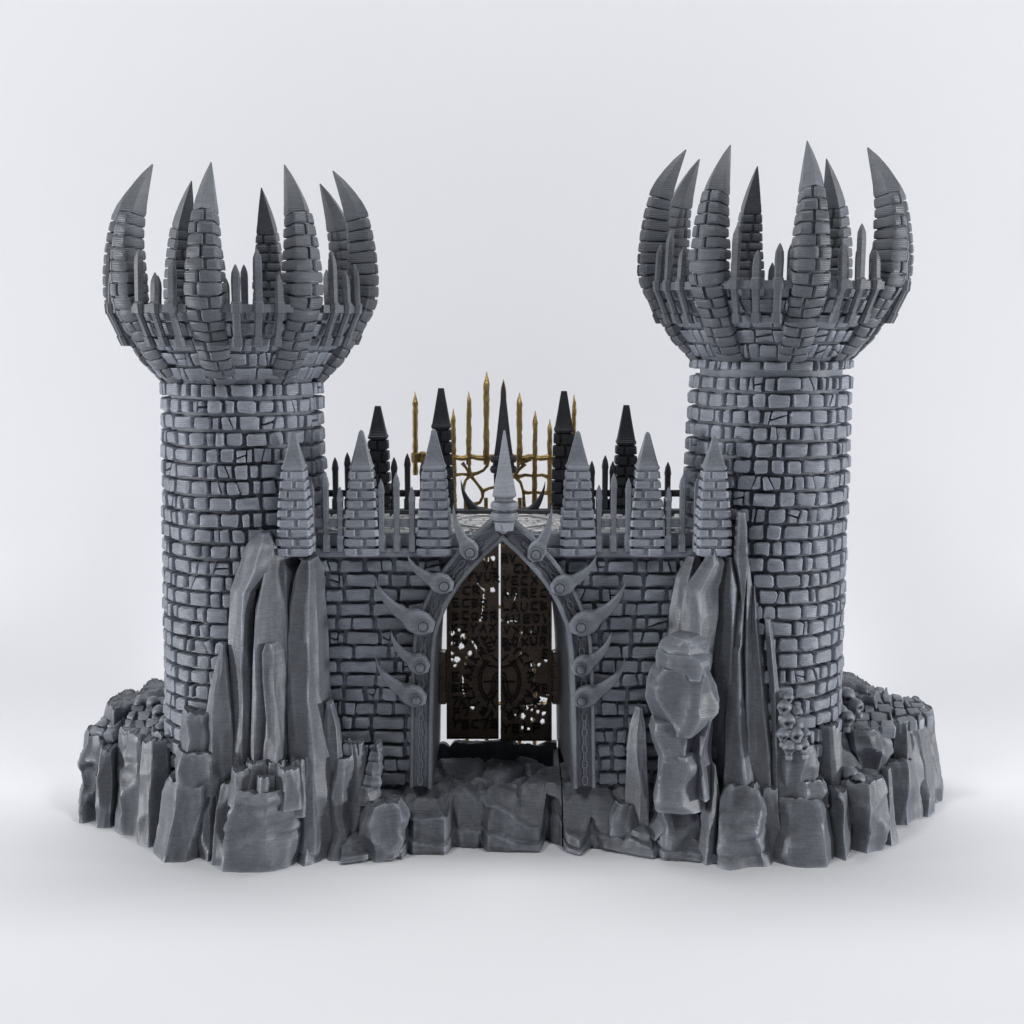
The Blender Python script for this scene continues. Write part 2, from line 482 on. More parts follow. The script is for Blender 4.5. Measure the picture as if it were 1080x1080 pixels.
# ------------------------------------------------------------------ towers
def tower(name, label, x_bot, x_top, head_dy, side, seed):
    """side: -1 for the one whose claws start at -105 degrees, +1 for its mirror image"""
    rnd = random.Random(seed)
    z0, z1 = 0.45, WZ(400+head_dy, 0)
    XB, XT = WX(x_bot, 740, 0), WX(x_top, 320+head_dy, 0)
    zb, zt = WZ(740, 0), WZ(320+head_dy, 0)
    def axis(z): return XB+(XT-XB)*(z-zb)/(zt-zb)
    root = thing(name, label, 'tower', (axis(0), 0, 0), 'clawed castle towers')
    def T(r, phi, z): return (axis(z)+r*math.cos(phi), r*math.sin(phi), z)
    def RR(z):
        t = (z-z0)/(z1-z0)
        return .785+.08*(1-t)+.03*max(0, .25-t)/.25
    # shaft
    mb = MB()
    zs = np.linspace(z0-.4, z1+.02, 12)
    mb.loft([[T(RR(z)-.06, 2*math.pi*k/72, z) for k in range(72)] for z in zs])
    R0 = .84
    neck = z1-.175 if side > 0 else z1-.0
    ztop = z1
    ncs = int(round((z1-z0)/.163)); hh = (z1-z0)/ncs
    rows = [(z0+i*hh, z0+(i+1)*hh) for i in range(ncs)]
    if side > 0: rows[-1] = (rows[-1][0]+.035, rows[-1][1])
    fn = lambda u, v, h: T(RR(v)+h, u/R0, v)
    # only the courses below the neck joint; a slit stays open above them on the tower whose head sits on a joint
    brickfield(mb, fn, 0, 2*math.pi*R0, rows, .188, rnd, .052, .037, .2, wrap=True)
    mb.build('brick_shaft', M_BRICK, root)
    # bowl
    zr = WZ(326+head_dy, 0)
    HS = lambda r: r if r < .82 else .82+(r-.82)*.84
    prof = [(z1-.02, .78), (z1+.10, .86), (z1+.30, HS(1.02)), (z1+.52, HS(1.20)), (zr, HS(1.30))]
    def BR(z): return float(np.interp(z, [p[0] for p in prof], [p[1] for p in prof]))
    mb = MB()
    zz = [p[0] for p in prof]
    ring = [[T(BR(z)-.02, 2*math.pi*k/96, z) for k in range(96)] for z in np.linspace(z1-.02, zr-.02, 12)]
    inner = [[T(rr, 2*math.pi*k/96, z) for k in range(96)] for rr, z in ((1.12, zr-.02), (1.06, zr-.12), (.6, zr-.13), (.05, zr-.13))]
    mb.loft(ring+inner)
    hb = (zr-z1)/5
    rows = [(z1+.01+i*hb, z1+.01+(i+1)*hb) for i in range(5)]
    R1 = 1.1
    brickfield(mb, lambda u, v, h: T(BR(min(v, zr))+h, u/R1, v), 0, 2*math.pi*R1, rows, .22, rnd, .032, .026, .2, wrap=True)
    mb.build('brick_bowl', M_BRICK, root)
    # claws
    U = 1/102.0
    spine = [(398, .75, .145, .09), (375, .97, .155, .115), (350, 1.14, .162, .125), (326, 1.30, .172, .14), (312, 1.345, .172, .15), (290, 1.35, .165, .148), (265, 1.34, .143, .138), (240, 1.305, .119, .126), (226, 1.275, .106, .118),
             (212, 1.225, .086, .100), (198, 1.155, .063, .076), (184, 1.075, .036, .046), (170, .985, .005, .007)]
    start = -94 if side < 0 else -86
    order = [start+45*k for k in range(8)]
    for ci, deg in enumerate(order):
        cr = random.Random(seed*31+ci)
        phi = math.radians(deg+cr.uniform(-1.5, 1.5))
        hz = cr.uniform(-.05, .03); rs = cr.uniform(-.03, .03)
        pts = [(WZ((py if py > 325 else 325-(325-py)*.92)+head_dy, 0), HS(r)+rs, a, b) for py, r, a, b in spine]
        zsn = [p[0] for p in pts]; base = zsn[0]; topz = zsn[-1]
        ss = [0]
        for i in range(1, len(pts)): ss.append(ss[-1]+math.hypot(pts[i][0]-pts[i-1][0], pts[i][1]-pts[i-1][1]))
        ztip_add = hz
        def at(s):
            z = float(np.interp(s, ss, zsn)); r = float(np.interp(s, ss, [p[1] for p in pts]))
            a = float(np.interp(s, ss, [p[2] for p in pts])); b = float(np.interp(s, ss, [p[3] for p in pts]))
            z += ztip_add*max(0, (z-zsn[3]))/(topz-zsn[3])
            return z, r, a, b
        tx, ty = -math.sin(phi), math.cos(phi)
        def fn(u, v, s):
            z, r, a, b = at(s); z2, r2, _, _ = at(min(s+.02, ss[-1])); z1_, r1_, _, _ = at(max(s-.02, 0))
            dz_, dr_ = z2-z1_, r2-r1_; L = math.hypot(dz_, dr_)+1e-9
            nr, nzz = dz_/L, -dr_/L       # outward normal in the (r,z) plane
            rr = r+v*b*nr; zz_ = z+v*b*nzz
            return (axis(zz_)+rr*math.cos(phi)+u*a*tx, rr*math.sin(phi)+u*a*ty, zz_)
        mb = MB()
        stip = float(np.interp(WZ(325-99*.92+head_dy, 0), zsn, ss))
        # core
        K = 22
        sec = [(-.86, -.8), (.86, -.8), (.86, .55), (.35, .86), (-.35, .86), (-.86, .55)]
        mb.loft([[fn(u*.9, v*.9, stip*k/K) for u, v in sec] for k in range(K+1)])
        nc = 16; step = stip/nc
        for k in range(nc):
            s0, s1 = k*step+.007, (k+1)*step-.007
            cut = cr.uniform(-.35, .35) if k % 2 else cr.uniform(-.5, .5)
            g = .05
            fv = lambda u: 1.05-.32*abs(u)
            jj = cr.uniform(-.03, .05)
            two = cr.random() > .12
            if two:
                if cut < 0:
                    A = [(-1-jj, -.95), (cut-g, -.95), (cut-g, fv(cut)), (-1-jj, fv(1))]
                    B = [(cut+g, -.95), (1+jj, -.95), (1+jj, fv(1)), (0.02, fv(0)), (cut+g, fv(cut))]
                else:
                    A = [(-1-jj, -.95), (cut-g, -.95), (cut-g, fv(cut)), (-.02, fv(0)), (-1-jj, fv(1))]
                    B = [(cut+g, -.95), (1+jj, -.95), (1+jj, fv(1)), (cut+g, fv(cut))]
                block(mb, fn, A, s0, s1, cr); block(mb, fn, B, s0, s1, cr)
            else:
                block(mb, fn, [(-1-jj, -.95), (1+jj, -.95), (1+jj, fv(1)), (0, fv(0)), (-1-jj, fv(1))], s0, s1, cr)
        claw = mb.build('brick_claw', M_BRICK, root)
        tb = MB()
        secs = [(-1, -.9), (0, -1.0), (1, -.9), (1.04, .35), (.52, .78), (.0, 1.15), (-.52, .78), (-1.04, .35)]
        ts = np.linspace(stip+.004, ss[-1], 16)
        kk = [.92]+[1.0]*15
        tb.loft([[fn(u*kk[i], v*kk[i], s) for u, v in secs] for i, s in enumerate(ts)])
        tb.build('claw_tip', M_TRIM, claw, sharp=24)
    # railings
    for ci, deg in enumerate(order):
        cr = random.Random(seed*77+ci)
        mid = math.radians(deg+22.5)
        mb = MB()
        zrail = WZ(327+head_dy, 0)
        n = 14; rr = HS(1.395)
        for lvl, (za, zb_, ro, th_) in enumerate(((zrail-.035, zrail+.04, rr, .07),)):
            rings = []
            for k in range(n+1):
                p = mid+math.radians(-15+30*k/n)
                rings.append([T(ro-th_, p, za), T(ro, p, za), T(ro, p, zb_), T(ro-th_, p, zb_)])
            mb.loft(rings)
        # foot blocks the pickets rise from
        rail = mb.build('railing', M_TRIM, root)
        for q in range(3):
            p = mid+math.radians((q-1)*9.0)
            tipz = zrail+(.43, .52, .36)[(q+ci) % 3]*cr.uniform(.85, 1.1)
            w = .046; dd = .032
            prof_ = [(zrail-.36, 1.235, 1.1), (zrail-.31, 1.262, 1.1), (zrail-.27, 1.285, 1.05), (zrail-.26, 1.285, .8), (zrail-.05, 1.395, .82), (zrail-.04, 1.40, 1.1), (zrail+.05, 1.41, 1.1), (zrail+.07, 1.395, .9), (tipz-.15, 1.385, .95), (tipz-.08, 1.38, .85), (tipz-.03, 1.375, .45), (tipz, 1.37, .12)]
            prof_ = [(z, HS(r), k) for z, r, k in prof_]
            pm = MB(); rings = []
            for z, r, k in prof_:
                tx, ty = -math.sin(p), math.cos(p)
                rings.append([(axis(z)+(r+b*dd*k)*math.cos(p)+a*w*k*tx, (r+b*dd*k)*math.sin(p)+a*w*k*ty, z) for a, b in ((-.8, -1), (.8, -1), (1, 0), (.6, 1), (-.6, 1), (-1, 0))])
            pm.loft(rings); pm.build('picket', M_TRIM, rail)
    return root, T, axis

LT, TL, axL = tower('castle_tower', 'round grey brick tower with clawed crown, tall smooth rock shards at its foot', 264, 254, 0, -1, 11)
RT, TR, axR = tower('castle_tower', 'round grey brick tower with clawed crown, bulging boulder and skull heap at its foot', 797, 817, -23, 1, 23)

# --- rocks of the first tower
def G(py): return groundY(py)
# filler body under everything
def filler(parent, pxl, pxr, seed):
    # the plain body of the foot behind its boulders
    onerock(parent, [(790, pxl+26, pxr-26), (820, pxl+10, pxr-10), (868, pxl, pxr)], -.62, .85, seed, name='rock_base', amp=.1, elong=1.2, sites=60, nth=140, planes=12)
filler(LT, 150, 345, 3)
filler(RT, 745, 930, 4)
B = lambda parent, rows, Yf, dep, seed, **k: onerock(parent, rows, Yf, dep, seed, **k)
# far lumps at the outer edge
B(LT, [(781, 86, 118), (800, 82, 121), (830, 83, 122), (869, 79, 124)], G(868), .42, 101, amp=.2, steps=.06)
B(LT, [(778, 122, 182), (800, 122, 180), (840, 120, 186), (881, 116, 176)], G(882), .40, 102, amp=.22, steps=.04)
B(LT, [(750, 110, 142), (775, 104, 146), (840, 100, 150)], .15, .5, 103, amp=.15)
B(LT, [(735, 146, 172), (760, 142, 186), (830, 140, 190)], .35, .5, 104, amp=.15)
B(LT, [(776, 158, 186), (800, 156, 184), (850, 154, 190), (886, 152, 186)], G(888), .38, 105, amp=.18)
# lumps that close the ring between the larger blocks
B(LT, [(792, 104, 132), (820, 100, 134), (872, 100, 134)], G(873), .35, 150, amp=.16)
B(LT, [(786, 150, 180), (820, 148, 184), (893, 144, 186)], G(893), .35, 151, amp=.16)
B(LT, [(830, 230, 252), (870, 226, 250), (914, 220, 248)], G(913), .3, 152, amp=.14)
B(LT, [(818, 318, 350), (860, 314, 352), (908, 308, 354)], G(907), .3, 153, amp=.16)
B(RT, [(836, 868, 894), (870, 868, 896), (906, 868, 898)], G(905), .3, 154, amp=.14)
B(RT, [(806, 930, 962), (840, 930, 964), (872, 928, 966)], G(872), .35, 155, amp=.16)
B(RT, [(835, 800, 822), (870, 798, 824), (910, 796, 826)], G(910), .3, 156, amp=.14)
B(RT, [(775, 886, 962), (800, 882, 966), (850, 880, 970)], .02, .55, 157, amp=.12)
B(RT, [(762, 944, 978), (800, 942, 982), (842, 940, 986)], .12, .45, 158, amp=.12)
B(LT, [(788, 92, 176), (810, 90, 180), (866, 88, 182)], .0, .6, 159, amp=.12)
B(LT, [(765, 108, 176), (800, 106, 180), (850, 104, 182)], .35, .5, 160, amp=.12)
# tiered column
mb = MB()
rock(mb, [(755, 190, 239), (775, 187, 241), (802, 187, 241)], -1.06, 0.31, 106, amp=.16, planes=8, dz=.018, sit=False, rough=.010)
rock(mb, [(797, 182, 238), (806, 181, 241), (840, 180, 240)], -1.14, 0.35, 107, amp=.16, planes=8, dz=.018, sit=False, rough=.010)
rock(mb, [(831, 174, 234), (845, 170, 236), (880, 166, 231), (912, 160, 228)], G(913), 0.45, 108, amp=.16, planes=8, dz=.018, sit=True, rough=.010)
mb.build('rock', M_ROCK, LT, sharp=24)
B(LT, [(838, 214, 240), (870, 210, 242), (909, 204, 240)], G(910), .35, 109, amp=.14, top='flat')
# big broken block with its splintered top
B(LT, [(838, 243, 318), (850, 240, 322), (880, 233, 320), (921, 228, 314)], G(922), .48, 110, amp=.11, steps=.05)
for i, (a, b, t, bt, yf) in enumerate(((243, 266, 816, 852, -1.34), (258, 282, 808, 852, -1.27), (268, 290, 822, 848, -1.36), (280, 302, 807, 850, -1.24), (292, 316, 815, 856, -1.36), (304, 324, 806, 862, -1.22), (316, 337, 802, 900, -1.20))):
    B(LT, [(t, a, b), (t+15, a-1, b+1), (bt, a-3, b+3)], yf, .20, 120+i, amp=.10, sit=False, planes=5, nth=56)
B(LT, [(815, 322, 338), (850, 318, 340), (910, 306, 342)], G(912), .36, 130, amp=.18)
B(LT, [(803, 347, 380), (830, 345, 374), (860, 343, 372), (903, 334, 386)], G(905), .30, 131, amp=.2, planes=6)
B(LT, [(796, 336, 348), (830, 334, 350), (900, 330, 352)], -1.0, .25, 132, amp=.15)
# tall shards
B(LT, [(564, 273, 284), (575, 261, 290), (600, 252, 286), (625, 243, 272), (680, 241, 268), (720, 243, 268), (812, 239, 270)], -1.08, .26, 140, amp=.22, elong=3.0, top='point', planes=6, rough=.006)
B(LT, [(574, 286, 297), (590, 276, 301), (640, 264, 305), (700, 262, 306), (812, 262, 308)], -1.0, .30, 141, amp=.12, elong=3.4, top='point', planes=5, rough=.006)
B(LT, [(681, 279, 293), (690, 274, 300), (720, 273, 302), (760, 277, 300), (815, 276, 304)], -1.16, .2, 142, amp=.22, elong=3, top='point', planes=6, rough=.008)
B(LT, [(593, 318, 332), (605, 312, 338), (640, 305, 340), (680, 302, 343), (740, 304, 345), (790, 304, 353), (835, 304, 360)], -1.04, .28, 143, amp=.22, elong=2.8, top='point', planes=6, rough=.006)
B(LT, [(682, 233, 238), (700, 228, 241), (730, 221, 244), (755, 218, 246), (800, 214, 248)], -1.06, .2, 144, amp=.15, elong=2.4, top='point', planes=6)
B(LT, [(745, 344, 350), (770, 342, 358), (800, 340, 362), (840, 338, 366)], -1.0, .2, 145, amp=.18, elong=2.4, top='point', planes=6)
B(LT, [(588, 296, 310), (605, 292, 318), (660, 292, 318), (810, 290, 318)], -.86, .25, 146, amp=.1, elong=3.4, top='point', planes=5)
rn = random.Random(5)
# paved heads of the outer lumps
def quadpatch(parent, c, rnd, nu, nv): return cobbles(parent, c, rnd, nu, nv)
cobbles(LT, [W(92, 777, .12), W(119, 777, .0), W(140, 748, .55), W(116, 748, .65)], rn, 2, 4)
cobbles(LT, [W(126, 779, -.25), W(180, 778, -.35), W(180, 737, .55), W(144, 737, .7)], rn, 3, 5)
for (px, py, Y, s, rz) in ((168, 752, .05, .085, .4), (176, 762, -.2, .085, -.5), (180, 745, .1, .08, 1), (170, 770, -.3, .08, .2), (182, 775, -.5, .085, -.3), (162, 742, .3, .08, .8)):
    skull(LT, px, py, Y, s, rz)
# lumpy broken pillar and small skulls beside the ledge
mb = MB()
for k, (py0, py1, a, b) in enumerate(((785, 797, 395, 402), (794, 808, 390, 403), (805, 822, 387, 403), (819, 834, 384, 402), (831, 850, 378, 400))):
    rock(mb, [(py0, a+1, b-1), ((py0+py1)/2, a-1, b+1), (py1, a+1, b-1)], -.86-.03*k, .11, 500+k, amp=.25, elong=1, sites=20, top='point', sit=False, dz=.015, nth=40, planes=6)
mb.build('rock', M_ROCK, LT, sharp=24)
B(LT, [(788, 361, 384), (796, 358, 386), (812, 357, 387), (850, 352, 392)], -.92, .14, 520, amp=.2, nth=56)
cobbles(LT, [W(361, 790, -.9), W(384, 789, -.9), W(383, 783, -.72), W(363, 783, -.72)], rn, 3, 2)

# --- rocks of the second tower
B(RT, [(588, 725, 738), (610, 712, 742), (640, 706, 738), (665, 702, 730), (720, 696, 722), (830, 694, 724)], -.74, .2, 201, amp=.2, elong=2.4, top='point', planes=6, rough=.006)
B(RT, [(579, 749, 757), (595, 743, 765), (612, 731, 762), (625, 721, 758), (650, 718, 757), (690, 714, 752), (760, 706, 746)], -.98, .24, 202, amp=.24, elong=3, top='point', planes=6, sit=False, rough=.006)
B(RT, [(588, 758, 778), (620, 750, 790), (660, 750, 788), (720, 750, 784), (830, 748, 790)], -.92, .26, 203, amp=.12, elong=3.4, top='point', planes=6, rough=.008)
B(RT, [(541, 778, 786), (560, 776, 788), (590, 774, 789), (618, 779, 786), (645, 782, 784)], -.98, .12, 204, amp=.15, elong=3.0, top='point', planes=5, sit=False, rough=.006, nth=48)
B(RT, [(588, 786, 789), (620, 784, 793), (700, 782, 796), (830, 780, 800)], -.93, .15, 205, amp=.12, elong=3.4, top='point', planes=5, nth=48)
# bulging stacked boulder
B(RT, [(674, 708, 738), (679, 698, 746), (686, 694, 749), (694, 697, 748)], -1.2, .25, 206, amp=.16, sit=False, elong=1, top='point', planes=7, rough=.006, dz=.02)
B(RT, [(690, 694, 746), (696, 692, 752), (708, 693, 752), (718, 697, 744)], -1.22, .27, 207, amp=.18, sit=False, elong=1, top='point', planes=7, rough=.006, dz=.02)
B(RT, [(708, 696, 744), (716, 688, 750), (730, 683, 757), (744, 682, 760), (757, 686, 757), (770, 692, 742), (780, 698, 730)], -1.27, .32, 208, amp=.22, sit=False, elong=1, top='point', planes=8, rough=.006, dz=.02)
B(RT, [(764, 690, 738), (775, 686, 742), (790, 689, 738), (806, 695, 732)], -1.22, .28, 209, amp=.22, sit=False, elong=1, top='point', planes=7, rough=.006, dz=.02)
B(RT, [(797, 696, 734), (808, 694, 740), (826, 692, 742), (846, 688, 744), (856, 690, 742)], -1.18, .28, 210, amp=.2, sit=False, elong=1.5, top='point', planes=7, rough=.006)
B(RT, [(753, 738, 752), (775, 728, 754), (800, 726, 752), (842, 725, 752)], -1.14, .22, 211, sit=False, amp=.14, elong=2.4, top='point', planes=6, rough=.006)
B(RT, [(748, 671, 677), (765, 665, 680), (790, 661, 682), (832, 660, 684)], -.82, .14, 212, amp=.16, elong=2.4, top='point', planes=5, rough=.006)
# splinters
B(RT, [(626, 783, 787), (640, 776, 788), (683, 770, 788), (688, 767, 787), (740, 765, 790), (800, 763, 798), (850, 760, 804)], -1.02, .24, 213, amp=.18, elong=3.0, top='point', planes=6, rough=.007)
B(RT, [(620, 793, 797), (650, 789, 803), (720, 788, 813), (800, 788, 824), (850, 780, 830)], -1.0, .24, 214, amp=.13, elong=3.6, top='point', planes=6, rough=.007)
B(RT, [(655, 807, 813), (690, 809, 818), (740, 812, 822), (800, 814, 826), (850, 812, 828)], -1.02, .16, 215, amp=.1, elong=3.6, top='point', planes=5, rough=.006, nth=48)
# foot
B(RT, [(812, 752, 755), (840, 746, 759), (880, 737, 760), (909, 728, 762)], G(912), .2, 216, amp=.15, elong=3, top='point', planes=5, rough=.006)
B(RT, [(834, 764, 804), (846, 757, 812), (880, 754, 816), (910, 750, 820)], G(914), .4, 217, amp=.2, steps=.05)
mb = MB()
rock(mb, [(792, 820, 860), (812, 817, 864), (838, 816, 864)], -1.08, 0.31, 218, amp=.16, planes=8, dz=.018, sit=False, rough=.010)
rock(mb, [(829, 812, 870), (838, 809, 872), (856, 808, 873)], -1.15, 0.36, 219, amp=.16, planes=8, dz=.018, sit=False, rough=.010)
rock(mb, [(848, 806, 874), (870, 804, 880), (890, 802, 884), (912, 798, 884)], G(914), 0.46, 220, amp=.16, planes=8, dz=.018, sit=True, rough=.010)
mb.build('rock', M_ROCK, RT, sharp=24)
B(RT, [(770, 862, 886), (800, 860, 888), (880, 858, 892)], -.82, .19, 221, amp=.08, planes=6)
B(RT, [(829, 882, 934), (850, 881, 939), (880, 882, 940), (902, 880, 936)], G(903), .34, 222, amp=.14, steps=.03)
B(RT, [(813, 930, 940), (850, 930, 942), (890, 928, 948)], G(892), .12, 223, amp=.1, nth=48)
B(RT, [(772, 886, 934), (790, 884, 940), (860, 884, 944)], -.25, .45, 224, amp=.2, steps=.04)
B(RT, [(766, 941, 959), (790, 940, 962), (830, 938, 968), (858, 936, 972)], -.05, .2, 225, amp=.14, planes=6)
B(RT, [(752, 955, 984), (780, 954, 986), (810, 954, 990), (836, 950, 994)], G(842), .4, 226, amp=.2, steps=.05)
B(RT, [(790, 968, 984), (820, 966, 990), (845, 962, 995)], G(848), .2, 227, amp=.16)
B(RT, [(740, 890, 930), (780, 888, 950), (840, 888, 955)], .2, .6, 228, amp=.15)
B(RT, [(728, 893, 915), (760, 890, 920), (830, 888, 925)], .5, .5, 229, amp=.15)
cobbles(RT, [W(900, 772, -.1), W(945, 772, -.1), W(938, 728, .8), W(900, 726, .85)], rn, 3, 5)
cobbles(RT, [W(948, 768, .0), W(984, 760, .1), W(968, 738, .7), W(938, 734, .75)], rn, 3, 4)
for (px, py, Y, s, rz) in ((893, 735, .1, .10, -.5), (886, 752, -.2, .09, .4), (893, 758, -.25, .09, -.2), (902, 745, .0, .085, .9), (897, 818, -.75, .09, .2), (905, 823, -.8, .08, -.6)):
    skull(RT, px, py, Y, s, rz)
# skull heap between the slab and the tower
for (px, py, Y, s, rz, rx) in ((831, 736, -.98, .060, .3, .2), (827, 747, -1.02, .082, -.5, -.1), (839, 751, -.99, .070, .7, .4), (830, 761, -1.05, .088, .15, 0), (841, 765, -1.01, .066, -.6, .5), (826, 775, -1.08, .074, -.3, .2), (838, 776, -1.07, .090, .35, -.1), (848, 774, -1.0, .06, 1.0, .3), (832, 788, -1.1, .078, -.1, .3), (845, 787, -1.06, .084, .6, 0)):
    skull(RT, px, py, Y, s, rz, rx)

# ------------------------------------------------------------------ gatehouse
YW, YBK = -.52, .95
YCORE = YW+.05          # core faces of the wall
GH = thing('castle_gatehouse', 'grey brick gatehouse with pointed arch, iron horns, pinnacles and dark bronze doors', 'gatehouse', (WX(530, 830, 0), .2, 0))
ZF = WZ(829, YW-.1)            # gateway floor
ZT = 3.22                      # walkway
rg = random.Random(41)
YA = -.62                      # arch molding datum
inner_px = [(456, 829), (456.5, 790), (457, 750), (458, 710), (459.5, 685), (462, 664), (468, 648), (476, 631), (490, 610), (511, 587), (530, 570)]
def smooth_path(P, n=48):
    # arc-length resample through a gentle Catmull-Rom
    Q = []
    for i in range(len(P)-1):
        p0, p1, p2, p3 = P[max(i-1, 0)], P[i], P[i+1], P[min(i+2, len(P)-1)]
        for k in range(10):
            t = k/10
            Q.append(tuple(.5*((2*p1[c])+(-p0[c]+p2[c])*t+(2*p0[c]-5*p1[c]+4*p2[c]-p3[c])*t*t+(-p0[c]+3*p1[c]-3*p2[c]+p3[c])*t**3) for c in (0, 1)))
    Q.append(P[-1])
    L = [0]
    for i in range(1, len(Q)): L.append(L[-1]+math.dist(Q[i], Q[i-1]))
    return [(float(np.interp(L[-1]*k/n, L, [q[0] for q in Q])), float(np.interp(L[-1]*k/n, L, [q[1] for q in Q]))) for k in range(n+1)]
inner = [(WX(a, b, YA), WZ(b, YA)) for a, b in smooth_path(inner_px)]
XC = WX(530, 700, YA)
inner = [(min(x, XC), z) for x, z in inner]
def offs(path, d):
    out = []
    for i, p in enumerate(path):
        a = path[max(i-1, 0)]; b = path[min(i+1, len(path)-1)]
        dx, dz = b[0]-a[0], b[1]-a[1]; L = math.hypot(dx, dz)
        out.append((p[0]-dz/L*d, p[1]+dx/L*d))
    return out
def mirror(x): return 2*XC-x
outer = offs(inner, .22)
def in_arch(x, z, m=.16):
    if x > XC: x = mirror(x)
    po = offs(inner, m)
    zs_ = [p[1] for p in po]; xs_ = [p[0] for p in po]
    if z > max(zs_): return False
    xe = float(np.interp(z, zs_, xs_))
    return x > xe
# wall core + front bricks
XWL, XWR = WX(300, 700, YW), WX(782, 700, YW)
mb = MB()
cs = .04; nx = int((XWR-XWL)/cs); zlo_, zhi_ = .1, ZT; nzc = int((zhi_-zlo_)/cs)
def colz(x):
    """height range kept free for the gateway at x"""
    z = zlo_
    while z < zhi_ and in_arch(x, z, .10): z += .02
    return z
vs = []; fs = []
xs_ = [XWL+(XWR-XWL)*i/nx for i in range(nx+1)]
cz = [colz(x) for x in xs_]
for x, z in zip(xs_, cz):
    vs += [(x, YCORE, z), (x, YCORE, ZT), (x, YBK, ZT), (x, YBK, z)]
for i in range(nx):
    a, b = 4*i, 4*i+4
    fs += [(a, b, b+1, a+1), (a+1, b+1, b+2, a+2), (a+2, b+2, b+3, a+3), (a+3, b+3, b, a)]
mb.add(vs, fs)
zb0, zb1 = ZF-.02, WZ(589, YW)
nr = 16; hr = (zb1-zb0)/nr
rows = [(zb0+i*hr, zb0+(i+1)*hr) for i in range(nr)]
po_ = offs(inner, .17)
pz_ = [p[1] for p in po_]; pxx_ = [p[0] for p in po_]
def trimw(a, b, v0, v1):
    if v0 > max(pz_)-.02: return a, b
    xe = float(np.interp(v0, pz_, pxx_))
    if (a+b)/2 < XC: return a, min(b, xe)
    return max(a, mirror(xe)), b
brickfield(mb, lambda u, v, h: (u, YW-h, v), XWL, XWR, rows, .27, rg, .056, .036, .40, trim=trimw)
mb.build('brick_wall', M_BRICK, GH)
# plinth under the parapet
mb = MB()
zp0, zp1 = WZ(588, YW-.1), WZ(579, YW-.1)
xL, xR = XWL, WX(496, 585, YW)
for (xa, xb) in ((WX(296, 585, YW), WX(488, 585, YW)), (WX(576, 585, YW), WX(778, 585, YW))):
    mb.box((xa, YW-.085, zp0), (xb, YW+.06, zp1), .02)
    mb.box((xa, YW-.02, zp1), (xb, YW+.10, ZT+.03), .015)
mb.build('parapet_ledge', M_TRIM, GH)
# back parapet
mb = MB()
mb.box((XWL, YBK-.08, ZT-.02), (XWR, YBK+.08, ZT+.07), .02)
mb.build('parapet_ledge', M_SHADED, GH)
# walkway paving
mb = MB()
nrw = 8; y0w, y1w = YW+.11, YBK-.09
rows = [(y0w+(y1w-y0w)*i/nrw, y0w+(y1w-y0w)*(i+1)/nrw) for i in range(nrw)]
brickfield(mb, lambda u, v, h: (u, v, ZT+h), XWL, XWR, rows, .26, rg, .035, .022, .3)
wk = mb.build('paving_stones', M_WALK_GLARE, GH)
# looping scroll in the middle of the walkway
mb = MB()
for sx in (-1, 1):
    P = []
    for k in range(41):
        a = 2*math.pi*k/40
        P.append((XC+sx*(.28+.25*math.cos(a)), .18+.42*math.sin(a)*(1-.3*math.cos(a)), ZT+.05))
    mb.tube(P, .013, 6, False)
mb.build('floor_scroll', M_WALK_GLARE, GH)

# arch molding
def sweep(prof):
    mb = MB()
    for sgn in (-1, 1):
        rings = []
        for i in range(len(inner)):
            r = []
            for d, y in prof:
                p = offs(inner, d)[i] if d else inner[i]
                x, z = p
                if i >= len(inner)-1 or x > XC: x = min(x, XC)
                r.append((x if sgn < 0 else mirror(x)-(.115 if y > 0 else 0)*min(1, (inner[-1][1]-z)/.6), y, z))
            rings.append(r)
        # meet at the crown
        last = [(XC if True else 0, y, inner[-1][1]+d*1.35) for d, y in prof]
        rings[-1] = last
        mb.loft(rings, True, True)
    return mb
prof = [(0, YBK+.02), (0, YA-.06), (.008, YA-.085), (.035, YA-.09), (.05, YA-.075), (.056, YA-.03), (.075, YA-.015), (.175, YA-.015), (.19, YA-.03), (.2, YA-.065), (.225, YA-.065), (.235, YA-.05), (.235, YW+.06), (.03, YW+.07), (.03, YBK+.02)]
arch = sweep(prof).build('gate_arch', M_TRIM, GH, sharp=40)
# chain relief along the channel
for sgn in (-1, 1):
    mb = MB()
    path = offs(inner, .125)
    L = [0]
    for i in range(1, len(path)): L.append(L[-1]+math.dist(path[i], path[i-1]))
    s = .07; k = 0
    while s < L[-1]-.2:
        x, z = float(np.interp(s, L, [p[0] for p in path])), float(np.interp(s, L, [p[1] for p in path]))
        x2, z2 = float(np.interp(s+.02, L, [p[0] for p in path])), float(np.interp(s+.02, L, [p[1] for p in path]))
        t = math.atan2(z2-z, x2-x)
        P = []
        for q in range(15):
            a = 2*math.pi*q/14
            lx, lz = .050*math.cos(a), (.026 if k % 2 == 0 else .012)*math.sin(a)
            X = x+lx*math.cos(t)-lz*math.sin(t); Z = z+lx*math.sin(t)+lz*math.cos(t)
            P.append((X if sgn < 0 else mirror(X), YA-.025, Z))
        mb.tube(P, .009, 6, False)
        s += .085; k += 1
    mb.build('chain', M_TRIM, arch)
